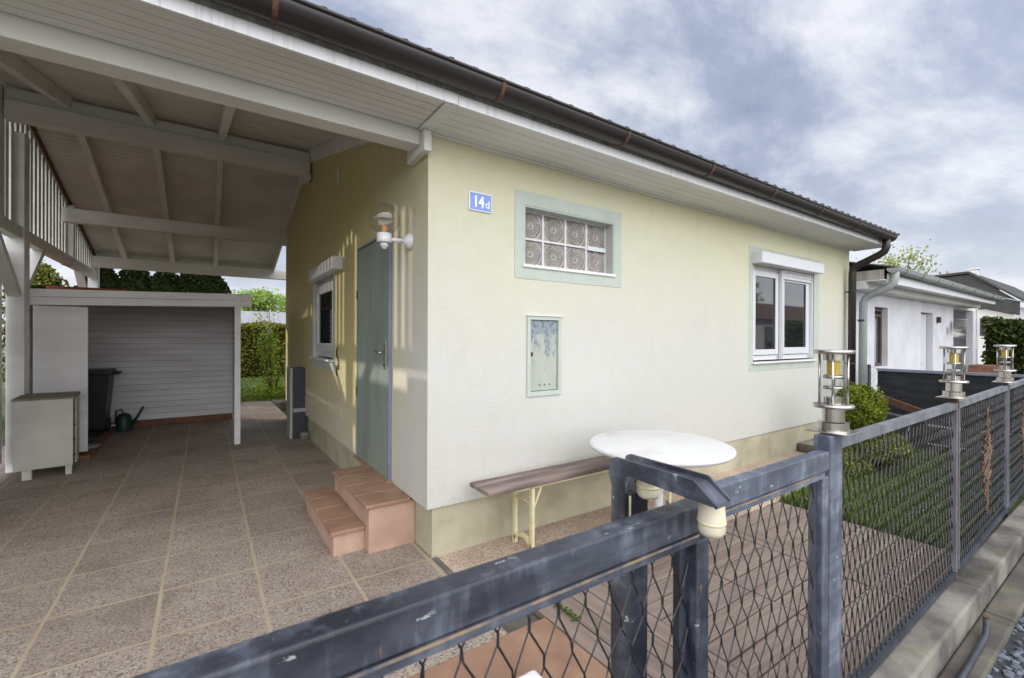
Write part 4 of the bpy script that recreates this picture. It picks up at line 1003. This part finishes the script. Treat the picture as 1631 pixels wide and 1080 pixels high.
part('bar', MB().bar((6.57, -.80, .34), (6.57, -1.72, .34), .022, .022), 'white_plastic', cf); part('bar', MB().bar((6.57, -.72, .10), (6.57, -1.72, .10), .016, .016), 'white_plastic', cf)
part('upright', MB().bar((6.56, -.92, -.02), (6.56, -.92, .42), .018, .018).bar((6.56, -1.25, -.02), (6.56, -1.25, .36), .014, .014), 'white_plastic', cf)

# ------------------------------------------------------------------ neighbour's house
nh = thing('neighbour_house', 'white rendered neighbouring bungalow with grey gutter and open porch', 'house', (10, 2, -.1))
NWN = (7.82, 8.42, 1.0, 1.99); ND = (10.22, 11.0, -.05, 1.99)
mb = MB(); wall_front(mb, 6.80, 12.5, -.16, 2.47, [NWN, ND], 0, .25); mb.box(12.25, 12.5, .25, 5, -.16, 2.47)
part('wall', mb, 'white_wall', nh)
nw = part('window', MB().box(7.82, 7.87, .08, .13, 1.0, 1.99).box(8.37, 8.42, .08, .13, 1.0, 1.99).box(7.87, 8.37, .08, .13, 1.0, 1.05).box(7.87, 8.37, .08, .13, 1.93, 1.99).box(7.87, 8.37, .075, .125, 1.84, 1.88), 'brown_frame', nh)
part('pane', MB().box(7.87, 8.37, .10, .108, 1.05, 1.84), 'pane', nw)
part('curtain', MB().box(7.93, 8.20, .094, .098, 1.05, 1.80), 'curtain', nw)
nd = part('door', MB().box(10.24, 10.98, .10, .13, -.05, 1.97, .003), 'pvc', nh)
part('door_handle', MB().tube([(10.31, .10, .98), (10.31, .05, .98), (10.42, .05, .98)], .012, 8).box(10.295, 10.325, .09, .10, .85, 1.05), 'dark_metal', nd)
part('soffit', MB().box(6.80, 13.8, -.42, -.0, 2.30, 2.315), 'white_wood', nh)
part('fascia', MB().box(6.90, 13.8, -.44, -.421, 2.27, 2.40), 'pvc', nh)
part('eave_board', MB().box(6.80, 13.8, -.20, -.001, 2.20, 2.299), 'white_wood', nh)
ng = part('gutter', gutter(6.84, 13.9, -.50, 2.47, .07, .06), 'zinc', nh)
for i in range(9):
    x = 7.2+i*.8; bracket(x, -.50, 2.47-.06*(x-6.84)/7.06, .07, 'iron_dark', ng)
zn = lambda y: 2.58+.255*y if y < 4.1 else 3.625-.235*(y-4.1)
part('roof', wavy_roof(7.0, 13.9, -.48, 4.1, zn, amp=.018, th=.045, per=.177), 'roof', nh)
npipe = part('downpipe', MB().tube([(6.93, -.50, 2.42), (6.93, -.50, 2.32), (6.93, -.48, 2.26), (6.93, -.42, 2.20), (6.93, -.24, 2.12), (6.93, -.16, 2.07), (6.93, -.13, 2.0), (6.93, -.12, -.1)], .052, 18), 'zinc', nh)
part('pipe_clip', MB().lathe(6.93, -.12, [(.054, 1.72), (.058, 1.72), (.058, 1.75), (.054, 1.75)], 18), 'dark_metal', npipe)
part('porch_wall', MB().box(14.64, 14.75, .0, 2.5, -.16, 2.3), 'white_wall', nh)
part('verge_board', MB().box(6.83, 6.86, -.40, -.05, 2.316, 2.46), 'fascia_grey', nh)
part('porch_beam', MB().box(12.505, 14.62, .02, .22, 2.16, 2.30), 'white_wood', nh)
part('porch_post', MB().box(14.25, 14.55, -.0, .12, -.16, 2.155), 'white_wall', nh)
part('stair_stringer', MB().prism([(-.0, 1.22), (.0, 1.50), (.75, 2.3), (1.05, 2.3)], 'x', 14.56, 14.62), 'white_wood', nh)
part('porch_roof', MB().box(12.5, 14.7, .0, 1.1, 2.31, 2.36), 'white_wall', nh)
nl = thing('louvred_wall_lamp', 'grey louvred wall lamp on the white neighbouring wall', 'lamp', (12.1, -.1, 1.8))
part('bracket', MB().tube([(12.0, -.001, 1.66), (12.0, -.12, 1.66), (12.3, -.16, 1.66), (12.32, -.16, 1.75)], .012, 8).cyl(12.0, -.02, .03, 1.6, 1.72, 12), 'fascia_grey', nl)
mb = MB()
for k in range(4): mb.lathe(12.32, -.16, [(.0, 1.745+k*.045), (.13-.008*k, 1.74+k*.045), (.13-.008*k, 1.752+k*.045), (0, 1.765+k*.045)], 24)
part('louvres', mb, 'fascia_grey', nl)
tag(build('door_bell', MB().box(11.22, 11.30, -.06, -.001, 1.80, 1.92, .005), 'dark_metal', base=(11.26, 0, 1.85)), 'small black fitting beside the neighbour door', 'bell')
tag(build('street_cable', MB().tube([(13.9, -.5, 2.42), (16, -.62, 2.42), (24, -1.6, 2.6)], .018, 6), 'galv', base=(16, -.6, 2.4)), 'pale pipe running on beyond the grey gutter', 'pipe')
tag(build('planter_trough', MB().prism([(12.9, .62), (13.0, .88), (13.9, .88), (13.8, .62)], 'y', -.55, -.15), 'red_tile', base=(13.4, -.35, .6)), 'terracotta planter trough in front of the hedge', 'planter')
tag(build('planter_wall', MB().box(12.85, 14.0, -.6, -.1, -.16, .618), 'grey_wall', base=(13.4, -.35, -.16)), 'low grey wall carrying the terracotta planter', 'wall')
# third building
tbd = thing('slate_gabled_house', 'distant white house with dark slate gable and chimney', 'house', (24, 3, 0))
part('wall', MB().box(22, 30, .38, 7, -.2, 2.65), 'white_wall', tbd)
part('gable', MB().prism([(.22, 2.30), (.22, 2.78), (1.45, 3.86), (4.5, 3.72), (7.2, 2.6), (7.2, 2.3), (3.0, 2.62), (1.2, 2.64)], 'x', 21.8, 21.99), 'slate', tbd)
part('roof', MB().prism([(.1, 2.75), (.1, 2.83), (1.45, 3.95), (4.5, 3.82), (7.3, 2.68), (7.3, 2.6), (4.5, 3.74), (1.45, 3.87)], 'x', 21.7, 30.2), 'slate', tbd)
part('chimney', MB().box(22.2, 22.5, 1.3, 1.5, 3.8, 4.05).box(22.16, 22.54, 1.26, 1.54, 4.05, 4.10), 'white_wall', tbd)
for y0_ in (1.05, .75):
    fr_ = part('window', MB().box(21.975, 21.998, y0_, y0_+.14, 1.6, 2.25), 'brown_frame', tbd); part('pane', MB().box(21.968, 21.974, y0_+.02, y0_+.12, 1.65, 2.2), 'pane', fr_)
def boxhedge(name, label, x0, x1, y0, y1, z1, n, size, mat, core='thuja', faces='all'):
    h = thing(name, label, 'hedge', ((x0+x1)/2, (y0+y1)/2, 0)); mb = MB()
    for i in range(n):
        f = random.random(); j = random.gauss(0, .03)
        x = random.uniform(x0, x1); y = random.uniform(y0, y1); z = random.uniform(0, z1)
        wv = .05*sin(x*3)+.05*sin(y*4+1)
        if f < .25: z = z1+j+wv
        elif f < .65: y = y0+j+wv; nn = Vector((0, -1, 0))
        else: x = x0+j+wv
        mb.leaf(Vector((x, y, z)), size)
    part('foliage', mb, mat, h); part('inner_branches', MB().box(x0+.05, x1-.05, y0+.05, y1-.05, -.1, z1-.06), core, h); return h
boxhedge('clipped_hedge', 'dark green clipped hedge beyond the neighbouring porch', 14.9, 16.2, -4.5, -.05, 1.90, 14000, .07, 'hedge_green')
boxhedge('tall_hedge', 'tall olive green hedge at the end of the rear lawn', -2.2, 4.2, 15.3, 16.3, 1.86, 26000, .055, 'hedge_leaf')
# ------------------------------------------------------------------ trees
def tree(name, label, cat, x, y, h, r, zc_, n, size, leafmat, seed, group=None, trunk=.12, rad=None, lump=.35, shell=.45, clumps=9):
    random.seed(seed); t = thing(name, label, cat, (x, y, 0), group)
    mb = MB().tube([(x, y, -.1), (x+.05*r, y, zc_*.6), (x, y+.05*r, zc_)], [trunk, trunk*.75, trunk*.4], 8)
    cl = MB(); rr = rad or (r, r, h-zc_)
    for k in range(clumps):
        d = Vector((random.gauss(0, 1), random.gauss(0, 1), random.gauss(0, .9))).normalized()*random.uniform(.3, .75)
        c = Vector((x+d.x*rr[0], y+d.y*rr[1], zc_+d.z*rr[2]))
        mb.tube([(x, y, zc_*.7), tuple(Vector((x, y, zc_*.7)).lerp(c, .5)+Vector((0, 0, .1))), tuple(c)], [trunk*.35, trunk*.2, trunk*.08], 5)
        crown(cl, c, (rr[0]*.45, rr[1]*.45, rr[2]*.42), n//clumps, size, lump, shell, seed+k)
    part('trunk', mb, 'bark', t); part('crown', cl, leafmat, t); return t
def conifer(x, y, h, r, n, mat, label, seed, group='conifers behind the shed'):
    random.seed(seed); t = thing('conifer', label, 'tree', (x, y, 0), group); mb = MB()
    for i in range(n):
        zz = random.random()**.8; a = random.uniform(0, 2*pi); prof_ = min(1, ((1-zz)*3.6)**.6+.10)*(1+.10*sin(a*5+zz*20+seed)); q = r*prof_*(random.random()**.25)
        mb.leaf(Vector((x+cos(a)*q, y+sin(a)*q, zz*h+random.gauss(0, .03))), .065, Vector((cos(a), sin(a), .3)))
    part('trunk', MB().tube([(x, y, -.1), (x, y, h*.85)], [.1, .03], 8), 'bark', t); part('crown', mb, mat, t)
    part('inner_branches', MB().lathe(x, y, [(0, .05), (r*.8, .1), (r*.88, h*.7), (r*.7, h*.85), (0, h*.95)], 12), 'thuja', t)
cl_ = ['leftmost dark conifer of the row behind the shed', 'second dark conifer from the left behind the shed', 'middle dark conifer of the row behind the shed', 'fourth dark conifer from the left behind the shed', 'rightmost dark conifer of the row behind the shed']
for i, (x, h) in enumerate(((-3.30, 3.22), (-2.68, 3.30), (-2.05, 3.22), (-1.52, 3.28), (-1.06, 3.20))):
    conifer(x, 12+.1*(i % 2), h, .52, 6500, 'thuja', cl_[i], 30+i)
conifer(-4.45, 12.3, 3.15, .62, 4500, 'olive_leaf', 'olive yellow conifer seen between the left posts above the shed', 41, None)
tree('leafy_tree', 'fresh green tree beyond the garden, left one beside the yellow wall', 'tree', .75, 24, 4.3, 1.5, 3.1, 5200, .10, 'tree_leaf', 51, 'trees beyond the rear hedge')
tree('leafy_tree', 'fresh green tree beyond the garden, partly hidden by the yellow wall', 'tree', 3.1, 25, 4.2, 1.5, 3.0, 5200, .10, 'tree_leaf', 52, 'trees beyond the rear hedge')
tree('birch_tree', 'pale spring tree rising above the neighbouring roof', 'tree', 22.5, 3.6, 5.5, 1.35, 4.2, 1900, .085, 'birch_leaf', 55, None, .12, (1.35, 1.35, 1.3), .6, .3, 14)
gb = thing('garden_building', 'low building with grey corrugated roof behind the rear hedge', 'building', (1.5, 19, 0))
part('wall', MB().box(-1.8, 5.5, 18.3, 21, -.1, 1.9), 'brown_frame', gb)
part('roof', MB().prism([(17.9, 1.92), (21.3, 2.6), (21.3, 2.66), (17.9, 1.98)], 'x', -2.2, 6), 'corr_grey', gb)
# flowering shrub by the wall
random.seed(61); fs = thing('flowering_shrub', 'leggy yellow green shrub with pink tips at the lawn edge', 'shrub', (.12, 9.15, 0)); mb = MB(); lf = MB(); bl = MB()
for k in range(11):
    a = random.uniform(0, 6.28); tx, ty, tz = .12+cos(a)*random.uniform(.1, .42), 9.3+sin(a)*.3, random.uniform(1.0, 2.1)
    mid = ((.12+tx)/2-.03, (9.3+ty)/2, tz*.5); mb.tube([(.12, 9.3, -.02), mid, (tx, ty, tz)], [.018, .013, .005], 6)
    for j in range(120):
        t = random.uniform(.35, 1.05); c = Vector((.12, 9.3, 0)).lerp(Vector((tx, ty, tz)), t)+Vector((random.gauss(0, .09), random.gauss(0, .09), random.gauss(0, .08))); lf.leaf(c, .045)
    if k % 3 == 0:
        for j in range(26): bl.leaf(Vector((tx, ty, tz+.05))+Vector((random.gauss(0, .04), random.gauss(0, .04), random.gauss(0, .05))), .03)
for j in range(700): lf.leaf(Vector((.12+random.gauss(0, .22), 9.3+random.gauss(0, .2), abs(random.gauss(0, .22)))), .05)
part('stem', mb, 'bark', fs); part('foliage', lf, 'shrub_leaf', fs); part('blossom', bl, 'blossom', fs)
# off-frame: hedge added to block low sun; house and trees mirrored in glass
boxhedge('sun_blocking_hedge', 'unseen hedge added to block low sun left of the carport', -9.6, -8.6, 3.2, 13, 4.15, 9000, .14, 'hedge_green')
oh = thing('opposite_house', 'white bungalow with red tiled roof across the street', 'house', (26, -9, -.1))
part('wall', MB().box(15, 38, -15, -9, -.16, 2.5), 'white_wall', oh); part('roof', MB().prism([(-8.5, 2.45), (-12, 3.75), (-15.5, 2.45)], 'x', 14.6, 38.4), 'tile_roof_red', oh)
for x in (18, 22.6, 27.2, 32):
    q = part('window', MB().box(x, x+1.3, -9, -8.96, .95, 2.1), 'brown_frame', oh); part('pane', MB().box(x+.08, x+1.22, -8.955, -8.95, 1.03, 2.02), 'pane', q)
for k, (x, y) in enumerate(((17, -17), (24, -17), (32, -17))):
    tree('street_tree', ['leftmost', 'middle', 'rightmost'][k]+' leafy tree behind the bungalow across the street', 'tree', x, y, 9, 3.2, 5.6, 5000, .25, 'tree_leaf', 71+k, 'trees across the street')
